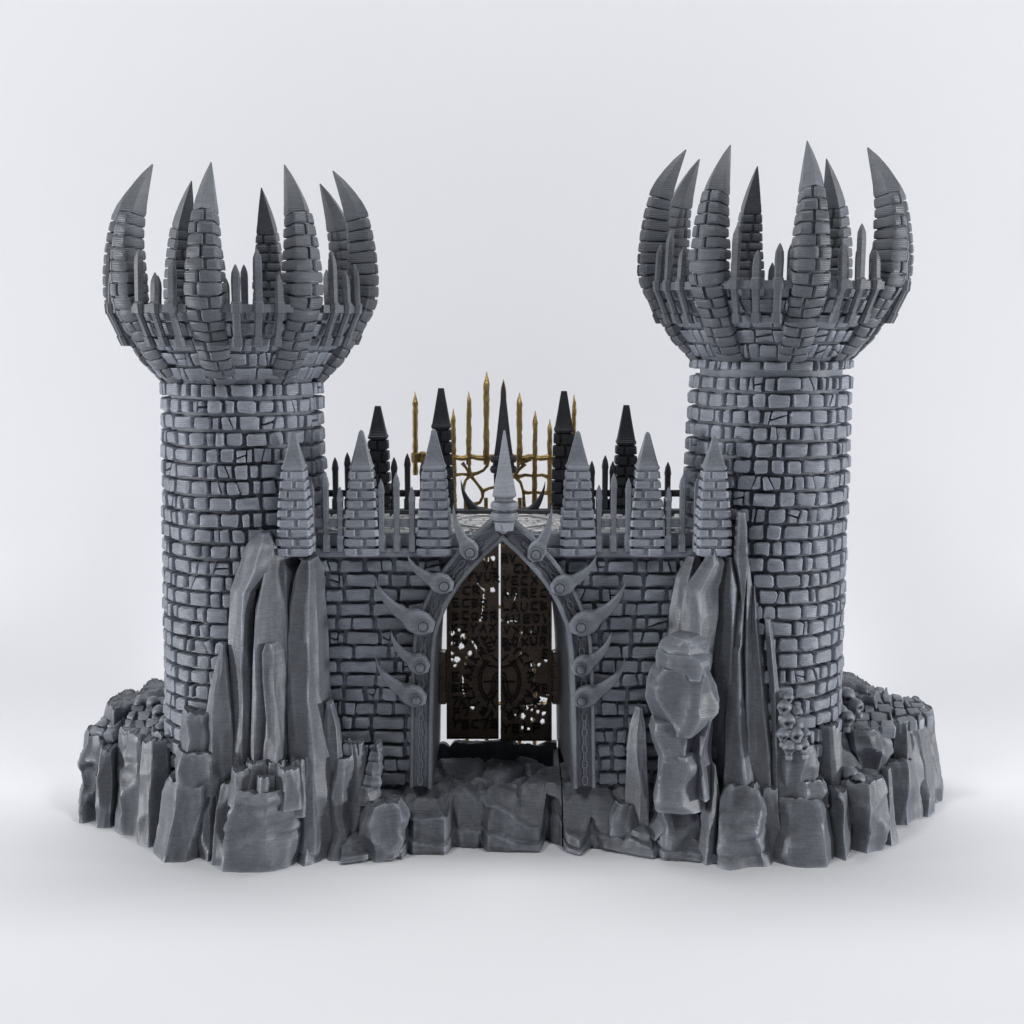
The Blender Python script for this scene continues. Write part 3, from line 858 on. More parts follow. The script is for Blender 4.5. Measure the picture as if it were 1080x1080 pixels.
# horns
def horn(stud, tip, w, Yh, bend, mat=M_TRIM, studded=True):
    S = Vector(stud); Tp = Vector(tip)
    d = Tp-S; out = 1 if d.x > 0 else -1
    # spine: leaves the stud outwards, then turns up
    c1 = S+Vector((d.x*.86, d.y*.24)) if bend > 0 else S+Vector((d.x*.98, d.y*.42))
    n = 26; rings = []
    start = S-(c1-S).normalized()*w*1.0
    for i in range(n+1):
        t = i/n
        p = start*(1-t)**2+c1*2*t*(1-t)+Tp*t*t
        tg = ((c1-start)*(1-t)+(Tp-c1)*t).normalized()
        nm = Vector((-tg.y, tg.x))
        if t < .10: ww = w*(.45+.60*t/.10)
        elif t < .22: ww = w*1.05
        else:
            q = (t-.22)/.78
            ww = w*max(1.05-q*3.2, .70*(1-q)**1.05)+.12
        hx = ww
        k = min(1, ww/w+.15)
        def P(a, y):
            q = p+nm*a*hx
            X, _, Z = W(q.x, q.y, Yh)
            return (X, Yh+y, Z)
        dn = .085*k
        rings.append([P(-1, .04), P(-1, -dn*.62), P(-.78, -dn*1.0), P(.0, -dn*1.06), P(.78, -dn*1.0), P(1, -dn*.62), P(1, .04)])
    mb = MB(); mb.loft(rings)
    o = mb.build('horn', mat, GH, sharp=28)
    if studded:
        X, _, Z = W(S.x, S.y, Yh)
        sb = MB()
        def ring(r, y, n=18): return [(X+r*math.cos(2*math.pi*k/n), y, Z-r*math.sin(2*math.pi*k/n)) for k in range(n)]
        sb.loft([ring(.066, Yh-.06), ring(.066, Yh-.115), ring(.058, Yh-.128), ring(.050, Yh-.128), ring(.044, Yh-.116), ring(.042, Yh-.150), ring(.030, Yh-.178), ring(.008, Yh-.188)])
        sb.build('stud', mat, o)
    return o
YH = YA-.07
for st, tp, w, bd in (((496, 581), (478, 533), 9, -1), ((469, 616), (430, 586), 9.5, 1), ((447, 658), (396, 609), 11.5, 1), ((444, 701), (412, 666), 9.5, 1), ((440, 735), (396, 692), 10, 1),
                      ((565, 583), (582, 533), 9, -1), ((590, 618), (629, 586), 9.5, 1), ((612, 659), (660, 611), 11.5, 1), ((612, 703), (645, 667), 9.5, 1), ((613, 736), (659, 695), 10, 1)):
    horn(st, tp, w, YH, bd)
# crown of the arch and its finial
def finial(px, tip, sh, neck, bot, hw, Y, mat):
    u = PXU(tip+40, Y)
    X = WX(px, sh, Y)
    mb = MB()
    z = lambda p: WZ(p, Y)
    mb.lathe((X, Y), [(.2*hw*u, z(bot)), (.75*hw*u, z(bot-1)), (.85*hw*u, z(neck+1)), (.72*hw*u, z(neck-1)), (.72*hw*u, z(sh+3)), (.95*hw*u, z(sh+1)), (hw*u, z(sh)), (.62*hw*u, z(sh-(sh-tip)*.36)), (.32*hw*u, z(sh-(sh-tip)*.72)), (.08*hw*u, z(tip))][::1], 6, 1, 1, math.pi/6)
    for q in (neck-16, neck-5):
        zz = z(q)
        mb.lathe((X, Y), [(.6*hw*u, zz-.055), (.95*hw*u, zz-.035), (1.04*hw*u, zz), (.95*hw*u, zz+.035), (.6*hw*u, zz+.055)], 14)
    return mb.build('finial', mat, GH, sharp=30)
finial(532, 454, 522, 549, 560, 14.6, YA-.06, M_TRIM)
mb = MB()
X, _, Z = W(531, 553, YA)
mb.lathe((X, YA-.10), [(.02, Z-.08), (.06, Z-.04), (.065, Z), (.06, Z+.04), (.02, Z+.07)], 14)
mb.build('stud', M_TRIM, GH)
finial(531, 403, 496, 500, 540, 14, YBK+.02, M_SHADED)
horn((509, 545), (486, 506), 8, YBK+.05, 1, M_SHADED, False)
horn((553, 545), (575, 508), 8, YBK+.05, 1, M_SHADED, False)

# pinnacles
def pinnacle(px, tip, base, hwb, hwt, shoulder, Y, mat, seed, blunt=.8, courses=9, corbel=True):
    r = random.Random(seed)
    u = PXU((tip+base)/2, Y)
    Xc = WX(px, (tip+base)/2, Y)
    zb, zs_, zt = WZ(base, Y), WZ(shoulder, Y), WZ(tip, Y)
    def hw(z):
        t = (z-zb)/(zs_-zb)
        w = hwb+(hwt-hwb)*t
        if corbel and t < .26: w *= 1-.12*((.26-t)/.26)**1.5
        return w*u
    dp = .9
    Yc = Y+hwb*u*dp
    def fn(a, b, z): return (Xc+a*hw(z), Yc+b*hw(z)*dp, z)
    mb = MB()
    sec = [(-.9, -.9), (.9, -.9), (.9, .9), (-.9, .9)]
    mb.loft([[fn(a*.84, b*.84, zb+(zs_-zb)*k/8) for a, b in sec] for k in range(9)])
    st = (zs_-zb)/courses
    for k in range(courses):
        z0, z1 = zb+k*st+.015, zb+(k+1)*st-.015
        cut = r.uniform(.05, .4)*(1 if k % 2 else -1); g = .055; j = r.uniform(-.03, .04)
        cy = r.uniform(-.3, .3)
        for (a, b) in ((-1-j, cut-g), (cut+g, 1+j)):
            block(mb, fn, [(a, -1-j), (b, -1-j), (b, cy-g), (a, cy-g)], z0, z1, r)
            block(mb, fn, [(a, cy+g), (b, cy+g), (b, 1+j), (a, 1+j)], z0, z1, r)
    o = mb.build('brick_pinnacle', mat, GH)
    tb = MB()
    R_ = lambda k, z: [(Xc+a*k*u, Yc+b*k*u*dp, z) for a, b in ((-1, -.82), (-.82, -1), (.82, -1), (1, -.82), (1, .82), (.82, 1), (-.82, 1), (-1, .82))]
    H = zt-zs_
    tb.loft([R_(hwt*.92, zs_+.004), R_(hwt*1.0, zs_+.03), *[R_(hwt+(max(blunt, 2.0)-hwt)*f**.92, zs_+H*f) for f in (.15, .4, .7, .95)], R_(blunt, zt)])
    tb.build('pinnacle_tip', mat if mat is M_SHADED else M_TRIM, o, sharp=30)
YP = YW-.17
for i, (px, tp) in enumerate(((308, 457), (380, 455), (457, 454), (610, 456), (684, 457), (755, 462))):
    pinnacle(px, tp, 588, 20.5, 12.8, 497, YP-(.24 if i in (0, 5) else 0), M_BRICK, 300+i)
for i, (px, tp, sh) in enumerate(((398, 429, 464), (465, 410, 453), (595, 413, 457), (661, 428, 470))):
    pinnacle(px, tp, 545, 14, 10.5, sh, YBK-.05, M_SHADED, 320+i, 3.0, 7, False)
# parapet railings
def picket_obj(X, Y, z0, z1, w, mat, parent, r):
    pm = MB(); rings = []
    for z, k in ((z0, 1.15), (z0+.16, 1.15), (z0+.18, .85), (z1-.16, .9), (z1-.13, 1.05), (z1-.06, .75), (z1, .1)):
        rings.append([(X+a*w*k, Y+b*w*k, z) for a, b in ((-.7, -1), (.7, -1), (1, -.4), (1, .8), (-1, .8), (-1, -.4))])
    pm.loft(rings); pm.build('picket', mat, parent)
YR = YW-.06
for (xa, xb, tips) in ((308, 380, (506, 498, 513)), (380, 457, (505, 498, 513)), (610, 684, (511, 499, 504)), (684, 755, (513, 500, 504))):
    mb = MB()
    za, zb_ = WZ(556, YR), WZ(547, YR)
    mb.box((WX(xa+12, 550, YR), YR-.01, za), (WX(xb-12, 550, YR), YR+.04, zb_), .01)
    rail = mb.build('railing', M_TRIM, GH)
    for q, f in enumerate((.29, .5, .71)):
        px = xa+(xb-xa)*f
        picket_obj(WX(px, 540, YR), YR-.02, WZ(581, YR), WZ(tips[q], YR), .034, M_TRIM, rail, rg)
YRB = YBK+.02
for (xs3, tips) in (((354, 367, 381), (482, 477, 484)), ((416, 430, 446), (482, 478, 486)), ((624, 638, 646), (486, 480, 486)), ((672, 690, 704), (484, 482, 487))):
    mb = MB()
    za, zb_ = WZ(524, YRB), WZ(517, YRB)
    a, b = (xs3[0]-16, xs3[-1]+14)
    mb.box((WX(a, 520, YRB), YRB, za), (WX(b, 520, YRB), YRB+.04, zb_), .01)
    rail = mb.build('railing', M_SHADED, GH)
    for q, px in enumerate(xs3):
        picket_obj(WX(px, 510, YRB), YRB-.02, ZT+.02, WZ(tips[q], YRB), .036, M_SHADED, rail, rg)

# gateway floor and front ledge, two pieces that meet at a joint: the sheet runs from the back of the gateway
# over the broken edge and down the chiselled front
SEAM = WX(594, 860, -.9)
BOT = [(352, 912), (378, 909), (424, 907), (430, 898), (436, 901), (470, 901), (477, 892), (484, 894), (509, 894), (514, 898), (570, 898), (577, 889), (592, 891), (598, 898), (612, 902), (624, 893), (630, 895), (652, 899), (690, 906), (752, 910)]
GROOVES = [(429, 880, .7, .035, .06), (477, 880, -.5, .03, .03), (511, 880, .4, .025, .04), (579, 878, .1, .06, .12), (626, 872, -.6, .035, .035), (690, 870, -.3, .04, .08), (398, 885, .5, .04, .05)]
_c0, _c1 = W(508, 826, -.52), W(590, 792, .45)
def trench(x, y):
    dx, dy = _c1[0]-_c0[0], _c1[1]-_c0[1]; L2 = dx*dx+dy*dy
    t = ((x-_c0[0])*dx+(y-_c0[1])*dy)/L2
    if t < -.05 or t > 1.1: return 0
    d = ((x-_c0[0])*dy-(y-_c0[1])*dx)/math.sqrt(L2)
    return .16*max(0, 1-abs(d-.03)/(.05+.12*min(1, max(0, t+.1))))*min(1, (t+.05)*6)
_rs = np.random.default_rng(8)
_S = np.stack([_rs.uniform(-2.2, 2.4, 84), _rs.uniform(-.1, .8, 84)], 1); _Gd = _rs.normal(0, .7, (84, 2)); _Cc = _rs.uniform(0, .08, 84)
def chisel(x, t):
    dx = x-_S[:, 0]; dt = t-_S[:, 1]
    return float(np.min(_Gd[:, 0]*dx+_Gd[:, 1]*dt+(dx*dx+dt*dt)*.8+_Cc))
def floor_z(x, y, seed):
    v = mnoise.voronoi(Vector((x*1.9+seed, y*1.6, 2.2)))
    e = min(1, (v[0][1]-v[0][0])*6)
    cell = mnoise.noise(Vector(v[1][0])*3)
    tilt = (Vector((x*1.9+seed, y*1.6, 2.2))-Vector(v[1][0]))
    return ZF-trench(x, y)-.06+.05*e+.035*cell+.035*tilt.x*cell+.02*mnoise.noise(Vector((x*4, y*4, seed)))+.012*mnoise.noise(Vector((x*14, y*14, seed)))+.006*mnoise.noise(Vector((x*40, y*40, seed)))
def ledge(x0, x1, seed):
    mb = MB(); step = .026
    nx_ = int((x1-x0)/step); cols = []
    for i in range(nx_+1):
        x = x0+(x1-x0)*i/nx_
        px = 540+x/WX(541, 890, -.95)
        yb = G(float(np.interp(px, [b[0] for b in BOT], [b[1] for b in BOT])))
        yb = yb+.02*mnoise.noise(Vector((x*7, 3.3, 0)))
        yt = yb+.07+.09*mnoise.noise(Vector((x*2.2, 7.7, seed)))      # where the top breaks over
        c = []
        ny_ = 54
        for k in range(ny_+1):
            y = YBK+(yt-YBK)*k/ny_
            z = floor_z(x, y, seed)
            d = max(0, y*-1-.62)
            z -= d*(.50+.25*mnoise.noise(Vector((x*1.6, 1.1, seed))))
            z -= .22*min(1, max(0, (y-.36+.12*mnoise.noise(Vector((x*3, 0, 1))))/.1))*min(1, max(0, (.86-y)/.03))
            z += .32*(chisel(x*1.1, .3+y*.5)+.12)*min(1, max(0, -y-.5)/.25)
            for gx, gy, sl, w_, dp in GROOVES:
                q = (x-(gx-540)*WX(541, 870, -.95)-sl*.06*(y+1))/w_
                if y < -.55: z -= dp*.6*math.exp(-q*q)*min(1, (-.55-y)/.3)
            c.append((x, y, z))
        ze = c[-1][2]
        nzf = 22
        for k in range(1, nzf+1):
            t = k/nzf; z = ze*(1-t)
            y = yt+(yb-yt)*t**.7
            f = chisel(x, z)
            y -= (.75*max(f+.14, -.015))*math.sin(math.pi*min(1, t*1.05+.05))**.6
            for gx, gy, sl, w_, dp in GROOVES:
                q = (x-(gx-540)*WX(541, 870, -.95)-sl*(z-.25)*.5)/w_
                y += dp*math.exp(-q*q*1.3)
            sh = t-.42+.35*mnoise.noise(Vector((x*1.9, 5.5, seed)))
            y -= .07*min(1, max(0, sh/.05))*min(1, (1-t)*4+.3)
            y += .010*mnoise.noise(Vector((x*18, z*18, seed)))
            c.append((x, y, z))
        cols.append(c)
    n = len(cols[0]); vs = [p for c in cols for p in c]; fs = []
    for i in range(nx_):
        for k in range(n-1):
            a = i*n+k; fs.append((a, a+1, a+n+1, a+n))
    # close the two ends
    for i, rev in ((0, False), (nx_, True)):
        o = len(vs); c = cols[i]
        vs += [(c[0][0], YBK, 0.0)]
        loop = [i*n+k for k in range(n)]+[o]
        fs.append(tuple(loop if rev else loop[::-1]))
    mb.add(vs, fs)
    if x0 < SEAM < x0+10 and x1 < SEAM: mb.box((x1-.05, .2, .02), (x1+.012, YBK-.02, ZF-.08), .01)
    return mb.build('rock_ledge', M_ROCK, GH, sharp=26)
ledge(WX(362, 860, -.95), SEAM-.007, 1.3)
ledge(SEAM+.007, WX(756, 860, -.95), 5.1)
for rows, bt, dep, k in (([(850, 694, 736), (864, 688, 743), (880, 690, 744), (902, 688, 742)], 906, .3, {}), ([(853, 648, 686), (866, 642, 692), (898, 642, 694)], 899, .25, {}),
                         ([(852, 384, 424), (868, 376, 432), (908, 372, 422)], 910, .22, {})):
    onerock(GH, rows, G(bt), dep, 400+bt, amp=.22, elong=1.2, sites=30, planes=6, rough=.008, nth=72, **k)
# ------------------------------------------------------------------ doors
YD = .90
HOLES = [(330,135,12),(360,130,11),(410,70,9),(320,280,8),(358,280,12),(316,355,9),(300,425,8),(320,320,6),(428,300,7),(470,292,5),(405,425,9),(435,430,8),(465,432,8),(492,485,8),(545,480,6),(165,485,12),(198,470,7),(220,500,15),(170,535,9),(210,548,15),(250,582,13),(285,566,9),(268,538,7),(165,582,9),(190,612,14),(230,630,8),(180,640,8),(165,612,8),(235,600,7),(550,635,11),(578,636,9),(610,615,9),(555,660,8),(490,580,7),(560,780,10),(588,800,13),(604,815,11),(560,830,9),(545,850,7),(520,842,8),(500,880,14),(550,895,10),(600,868,10),(595,905,12),(500,935,9),(530,942,8),(465,875,6),(572,860,9),(265,838,12),(222,772,5),(215,700,4),(620,780,6),(610,800,9)]
HOLES = [(440+a*.2222, 560+b*.2222, r*.2222) for a, b, r in HOLES]
SLITS = [((285, 250), (318, 285), 1.0), ((262, 525), (288, 572), 1.6), ((495, 485), (478, 545), .9), ((316, 300), (305, 420), .8), ((218, 690), (218, 770), .7), ((225, 780), (262, 832), .8), ((410, 425), (480, 432), 1.0), ((555, 700), (560, 790), .9), ((500, 830), (600, 820), 1.1), ((555, 640), (560, 690), 1.0), ((470, 292), (462, 330), .8)]
SLITS = [((440+a[0]*.2222, 560+a[1]*.2222), (440+b[0]*.2222, 560+b[1]*.2222), w) for a, b, w in SLITS]
def holed(px, py):
    for a, b, r in HOLES:
        d = math.hypot(px-a, py-b)
        if d < r*1.6 and d < r*(1+.45*mnoise.noise(Vector((px*.55, py*.55, a)))): return True
    for a, b, w in SLITS:
        dx, dy = b[0]-a[0], b[1]-a[1]; t = max(0, min(1, ((px-a[0])*dx+(py-a[1])*dy)/(dx*dx+dy*dy)))
        if math.hypot(px-a[0]-dx*t, py-a[1]-dy*t) < w*(.4+.7*abs(mnoise.noise(Vector((px*.3, py*.3, 4))))): return True
    return False
GLY = {'V': [[(0,1),(.5,0),(1,1)]], 'U': [[(0,1),(0,.2),(.3,0),(.8,.05),(1,.3),(1,1)]], 'R': [[(0,0),(0,1),(.8,1),(.9,.6),(.1,.5),(1,0)]], 'E': [[(1,1),(0,1),(0,0),(1,0)],[(0,.5),(.8,.5)]], 'C': [[(1,1),(.1,.9),(0,.1),(1,0)]],
       'L': [[(0,1),(.1,0),(1,0)]], '7': [[(0,1),(1,1),(.4,0)]], 'O': [[(.2,0),(0,.7),(.4,1),(1,.8),(.9,.1),(.2,0)]], 'Y': [[(0,1),(.5,.5),(1,1)],[(.5,.5),(.4,0)]], 'J': [[(0,1),(.9,1),(.9,.1),(.2,0)]], 'Z': [[(0,1),(1,1),(0,0),(1,0)]], 'A': [[(0,0),(.5,1),(1,0)],[(.2,.4),(.8,.4)]], 'F': [[(0,0),(0,1),(1,1)],[(0,.5),(.8,.5)]],
       'X': [[(0,0),(1,1)],[(0,1),(1,0)]], 'B': [[(0,0),(0,1),(.9,.8),(.2,.5),(1,.2),(0,0)]], 'K': [[(0,0),(0,1)],[(1,1),(0,.5),(1,0)]], 'S': [[(1,.9),(.2,1),(.1,.6),(.9,.4),(.8,0),(0,.1)]], '8': [[(.2,.5),(0,.9),(.9,1),(.8,.5),(.2,.5),(0,.1),(.9,0),(.8,.5)]], '0': [[(.1,0),(0,1),(1,1),(1,0),(.1,0)],[(.3,.5),(.7,.5)]]}
def stroke(mb, P, Y, w=1.1, th=.022):
    """raised bar following a pixel polyline on the leaf's face"""
    for a, b in zip(P[:-1], P[1:]):
        dx, dy = b[0]-a[0], b[1]-a[1]; L = math.hypot(dx, dy)
        if L < .2: continue
        nx_, ny_ = -dy/L*w*.5, dx/L*w*.5
        ex, ey = dx/L*w*.35, dy/L*w*.35
        q = [(a[0]-ex+nx_, a[1]-ey+ny_), (b[0]+ex+nx_, b[1]+ey+ny_), (b[0]+ex-nx_, b[1]+ey-ny_), (a[0]-ex-nx_, a[1]-ey-ny_)]
        lo = [W(x, y, Y) for x, y in q]; hi = [(p[0], p[1]-th-rg.uniform(0, .004), p[2]) for p in lo]
        mb.loft([hi, [(p[0], p[1]+.01, p[2]) for p in lo]])
def glyph(mb, ch, px, py, w, h, Y, rot=0):
    for P in GLY[ch]:
        Q = []
        for a, b in P:
            x, y = (a-.5)*w, (.5-b)*h
            Q.append((px+x*math.cos(rot)-y*math.sin(rot), py+x*math.sin(rot)+y*math.cos(rot)))
        stroke(mb, Q, Y, rg.uniform(1.35, 2.0))
def leaf(x0, x1, ytop, ybot, rows, sgn):
    n0, n1 = int(round((x1-x0)*1.25)), int(round((ybot-560)*1.25))
    th = .05
    inside = {}
    for i in range(n0):
        px = x0+(x1-x0)*(i+.5)/n0
        for j in range(n1):
            py = 560+(ybot-560)*(j+.5)/n1
            inside[i, j] = py > ytop(px) and not holed(px, py)
    vid = {}; vs = []; fs = []
    def v(i, j, b):
        k = (i, j, b)
        if k not in vid:
            X, _, Z = W(x0+(x1-x0)*i/n0, 560+(ybot-560)*j/n1, YD)
            bev = 0
            vid[k] = len(vs); vs.append((X, YD+(th if b else 0), Z))
        return vid[k]
    for (i, j), ok in inside.items():
        if not ok: continue
        fs.append((v(i, j, 0), v(i, j+1, 0), v(i+1, j+1, 0), v(i+1, j, 0)))
        fs.append((v(i, j, 1), v(i+1, j, 1), v(i+1, j+1, 1), v(i, j+1, 1)))
        for (di, dj, a, b) in ((-1, 0, (0, 0), (0, 1)), (1, 0, (1, 1), (1, 0)), (0, -1, (1, 0), (0, 0)), (0, 1, (0, 1), (1, 1))):
            if not inside.get((i+di, j+dj), False):
                p, q = (i+a[0], j+a[1]), (i+b[0], j+b[1])
                fs.append((v(*p, 0), v(*p, 1), v(*q, 1), v(*q, 0)))
    mb = MB(); mb.add(vs, fs)
    # raised border on the hinge side
    xe = x0 if sgn < 0 else x1
    for k in (1.2, 4.2):
        x = xe+(k if sgn < 0 else -k)
        stroke(mb, [(x, ytop(x)+3), (x, ybot-1)], YD, 1.3, .03)
    stroke(mb, [(x0+1, ybot-1.2), (x1-1, ybot-1.2)], YD, 1.6, .03)
    door = mb.build('door', M_BRONZE, GH, smooth=False)
    rb = MB()
    for (text, xs0, y, w, h, sp) in rows:
        for k, ch in enumerate(text):
            px = xs0+k*sp
            if ch == ' ' or px < x0+3 or px > x1-3 or y-4 < ytop(px): continue
            if holed(px, y): continue
            glyph(rb, ch, px+rg.uniform(-.5, .5), y+rg.uniform(-.6, .6), w, h, YD, rg.uniform(-.12, .12))
    # ring of runes and the crescent emblem round the shared centre
    cx, cy = 527, 718
    for k in range(22):
        a = 2*math.pi*k/22+.12
        px, py = cx+34*math.cos(a), cy+37*math.sin(a)
        if x0+3 < px < x1-3 and not holed(px, py): glyph(rb, 'FAXKREVBYC'[k % 10], px, py, 5.5, 8.5, YD, a+math.pi/2)
    rb.build('lettering', M_RUNE, door, smooth=False)
    em = MB()
    arc = lambda r, a0, a1, n=12, kx=.82: [(cx+r*kx*math.cos(math.radians(a0+(a1-a0)*k/n)), cy+r*math.sin(math.radians(a0+(a1-a0)*k/n))) for k in range(n+1)]
    segs = [arc(27, 128, 232), arc(24, 122, 238)] if sgn < 0 else [arc(27, -52, 52), arc(24, -58, 58)]
    s = sgn
    segs += [[(cx+s*2, cy-9), (cx+s*6, cy-6), (cx+s*7.5, cy), (cx+s*9, cy+12), (cx+s*14, cy+18)], [(cx+s*2, cy-5), (cx+s*4.5, cy-2), (cx+s*4, cy+5), (cx+s*8, cy+16), (cx+s*13, cy+26)],
             [(cx+s*2, cy+1), (cx+s*16, cy+1)], [(cx+s*2, cy-14), (cx+s*12, cy-16), (cx+s*18, cy-22)], [(cx+s*3, cy+10), (cx+s*8, cy+22), (cx+s*4, cy+29)], [(cx+s*2, cy-21), (cx+s*9, cy-27)]]
    for sg in segs:
        sg = [(min(max(p[0], x0+1), x1-1), p[1]) for p in sg]
        if len(sg) > 1: stroke(em, sg, YD, 1.3, .024)
    em.build('emblem', M_RUNE, door, smooth=False)
    # hinge barrel
    hx0, hx1 = (461, 471.2) if sgn < 0 else (581.8, 593)
    hb = MB()
    a, b = W(hx0, 739, YD), W(hx1, 685, YD)
    hb.box((a[0], YD-.16, a[2]), (b[0], YD+.04, b[2]), .015)
    for q in (697, 712, 727):
        zz = WZ(q, YD); hb.box((a[0]-.006, YD-.172, zz-.012), (b[0]+.006, YD+.03, zz+.012), .004)
    hb.build('hinge', M_BRONZE, door)
    return door
yl = lambda x: float(np.interp(x, [471, 480, 495, 511, 526, 541, 560, 575, 582], [632, 615, 594, 578, 563, 576, 595, 615, 632]))
rowsL = [('VU', 513, 597, 5.5, 8, 9), ('YVUR', 496, 609, 6, 8.5, 9), ('CRE', 492, 623, 6, 8, 10), ('ECBR', 481, 636, 6, 8, 10), ('BCOSR', 481, 650, 6, 8, 10), ('KZYAX', 480, 663, 6, 8, 10), ('EVXYV', 481, 676, 6, 8, 10), ('E', 481, 714, 6, 8, 10), ('BE', 480, 726, 6, 8, 9), ('7KL', 480, 739, 6, 8, 9), ('F7', 482, 751, 6, 8, 9), ('Y8C78', 481, 763, 7, 8.5, 10)]
rowsR = [('RV', 532, 590, 5.5, 8, 9), ('CU', 545, 601, 6, 8, 9), ('YECX', 533, 613, 6, 8, 10), ('ARREC', 533, 626, 6, 8, 10), ('LAUCB', 533, 640, 6, 8, 10), ('AUEOV', 535, 653, 6, 8, 10), ('VXKUR', 535, 665, 6, 8, 10), ('BOXUR', 533, 677, 6, 8, 10), ('E', 575, 690, 6, 8, 9), ('XE', 566, 726, 6, 8, 9), ('KX', 566, 741, 6, 8, 9), ('Y8', 534, 768, 7, 8.5, 10), ('LF', 556, 767, 7, 8.5, 10)]
leaf(471, 526, yl, 779, rowsL, -1)
leaf(528, 582, yl, 781, rowsR, 1)

# ------------------------------------------------------------------ golden portcullis
YG = YBK+.34
PG = thing('portcullis', 'tarnished gold grille of pointed bars rising behind the shade-darkened pinnacles over the gate', 'portcullis', (WX(522, 860, YG), YG, 0))
def gold_bar(px, tip, bot, w=3.3):
    mb = MB(); u = PXU(500, YG); r = random.Random(px)
    X = WX(px, 480, YG); z0, z1 = (0.0 if bot is None else WZ(bot, YG)), WZ(tip, YG)
    n = int((z1-z0)/.05)+2; rings = []
    for k in range(n+1):
        t = k/n; z = z0+(z1-z0)*t
        ww = w*u*(1+r.uniform(-.13, .13))
        dx = r.uniform(-.003, .003)+.004*math.sin(z*2.1+px)
        d = z1-z
        if d < .12: ww *= max(.12, d/.12)
        rings.append([(X+dx+ww*math.cos(math.pi/4*q+.39), YG+ww*math.sin(math.pi/4*q+.39), z) for q in range(8)])
    mb.loft(rings); return mb.build('bar', M_GOLD, PG, sharp=40)
for px, tp, bt, w in ((438, 413, 501, 3.0), (478.6, 431, 540, 2.7), (494.5, 413, 490, 2.9), (513, 392, 490, 3.2), (531, 400, None, 3.2), (548, 414, 490, 3.2), (564, 433, 540, 2.8), (580, 442, 540, 2.7), (605.5, 416, 501, 2.4)):
    gold_bar(px, tp, bt, w)
mb = MB()
P = [W(x, 482.5+1.0*math.sin(x*.3), YG) for x in range(438, 608, 6)]
mb.tube(P, [PXU(480, YG)*(2.9+.3*math.sin(i*2.3)) for i in range(len(P))], 8)
for x in (438, 446, 600):
    mb.lathe(W(x, 484, YG)[:2], [(.02, WZ(489, YG)), (.05, WZ(487, YG)), (.05, WZ(478, YG)), (.02, WZ(476, YG))], 8)
mb.build('crossbar', M_GOLD, PG)
mb = MB()
def vine(pts, w0=1.6, w1=1.1):
    Q = []
    n = 8
    for i in range(len(pts)-1):
        for k in range(n):
            t = k/n; Q.append((pts[i][0]+(pts[i+1][0]-pts[i][0])*t, pts[i][1]+(pts[i+1][1]-pts[i][1])*t))
    Q.append(pts[-1])
    L = len(Q)-1
    # thicker at both joints, thin between
    mb.tube([W(x, y, YG) for x, y in Q], [PXU(500, YG)*(w0*.75+(w0-w1)*.9*(2*abs(i/L-.5))**2) for i in range(L+1)], 7)
def node(px, py, r):
    x, y, z = W(px, py, YG); q = r*PXU(500, YG)
    mb.lathe((x, y), [(q*.2, z-q), (q*.8, z-q*.6), (q, z), (q*.8, z+q*.6), (q*.2, z+q)], 8)
for v in ([(494.5, 484), (495, 492), (496, 501)], [(496, 501), (492, 494), (487.5, 488)], [(496, 501), (504, 499), (510, 496), (514, 491), (515, 484)], [(496, 501), (491, 507), (488, 516)], [(496, 501), (503, 510), (509, 518)],
          [(509, 518), (509, 524), (506, 530), (500, 532)], [(496, 501), (488, 500), (479, 501)], [(509, 518), (516, 515), (531, 512)]): vine(v, 2.1, 1.0)
node(496, 501, 2.6); node(509, 518, 2.6)
mb.build('web', M_GOLD, PG)
mb = MB()
for v in ([(564, 484), (563, 502)], [(546, 503), (554, 501), (563, 502), (572, 501), (580, 504)], [(543, 502), (547, 496), (554, 489)], [(543, 502), (549, 509), (552, 519), (553, 540)], [(552, 519), (557, 520), (563, 519), (570, 520), (578, 520)],
          [(563, 502), (563, 519), (562, 540)], [(548, 484), (546, 494), (543, 502)], [(543, 502), (531, 508)], [(548, 486), (555, 487), (560, 484)], [(578, 520), (579, 503)]): vine(v, 2.1, 1.0)
node(563, 502, 2.5); node(563, 519, 2.4); node(544, 502, 2.4); node(552, 519, 2)
mb.build('web', M_GOLD, PG)
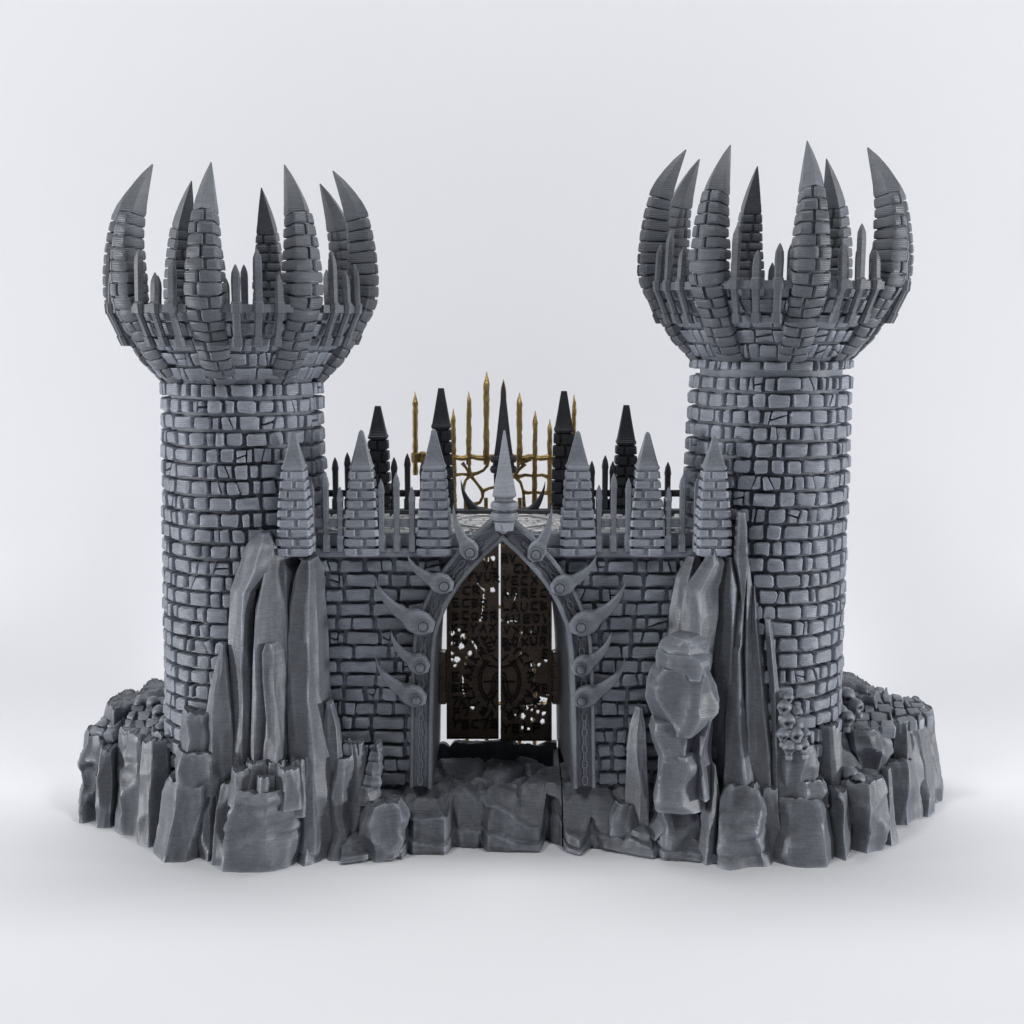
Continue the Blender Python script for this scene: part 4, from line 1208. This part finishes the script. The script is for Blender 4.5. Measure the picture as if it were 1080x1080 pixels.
# lower grille, seen through the holes and slits of the doors
for px in (492, 513, 548, 564):
    mb = MB(); u = PXU(700, YG)
    X = WX(px, 700, YG)
    mb.tube([(X, YG, z) for z in np.linspace(0, WZ(525, YG), 12)], 2.2*u, 8); mb.build('bar', M_GOLD, PG)
for py in (540, 640, 742):
    mb = MB(); mb.tube([W(x, py, YG) for x in range(480, 577, 8)], 2.0*PXU(700, YG), 8); mb.build('crossbar', M_GOLD, PG)

# ------------------------------------------------------------------ light, world, camera
w = bpy.data.worlds.new('World'); sc.world = w; w.use_nodes = True
bg = w.node_tree.nodes['Background']
bg.inputs['Color'].default_value = (.97, .98, 1.0, 1); bg.inputs['Strength'].default_value = .05

def area_lamp(name, loc, target, size, power, color=(1, 1, 1), sy=None):
    l = bpy.data.lights.new(name, 'AREA'); l.energy = power; l.size = size; l.color = color
    if sy: l.shape = 'RECTANGLE'; l.size_y = sy
    o = bpy.data.objects.new(name, l); col.objects.link(o); o.location = loc
    o.rotation_euler = (Vector(target)-Vector(loc)).to_track_quat('-Z', 'Y').to_euler()
    return o
area_lamp('side_strip_left', (-52, -11, 2.4), (0, 2, 3.2), 6, 22500)
area_lamp('side_strip_right', (52, -11, 2.4), (0, 2, 3.2), 6, 22500)
area_lamp('softbox_left', (-17, -18, 31), (0, 0, 1.5), 6, 3150)
area_lamp('softbox_right', (17, -18, 31), (0, 0, 1.5), 6, 3150)
area_lamp('added_softbox_top', (0, 4, 34), (0, 0, 0), 20, 5300, sy=6)  # unseen overhead lamp, added to throw a soft shadow forward of the base

cam = bpy.data.cameras.new('camera'); co = bpy.data.objects.new('camera', cam); col.objects.link(co)
co.location = CAM; co.rotation_euler = (math.pi/2-PITCH, 0, 0)
cam.sensor_width = 36; cam.lens = 36*F/1080; cam.clip_end = 300
sc.camera = co
sc.unit_settings.scale_length = .04
vs_ = sc.view_settings
vs_.view_transform = 'Standard'; vs_.look = 'None'; vs_.gamma = 1; vs_.exposure = 0; vs_.use_curve_mapping = False
sc.render.engine = 'CYCLES'
sc.cycles.use_denoising = True
sc.cycles.max_bounces = 6; sc.cycles.diffuse_bounces = 4
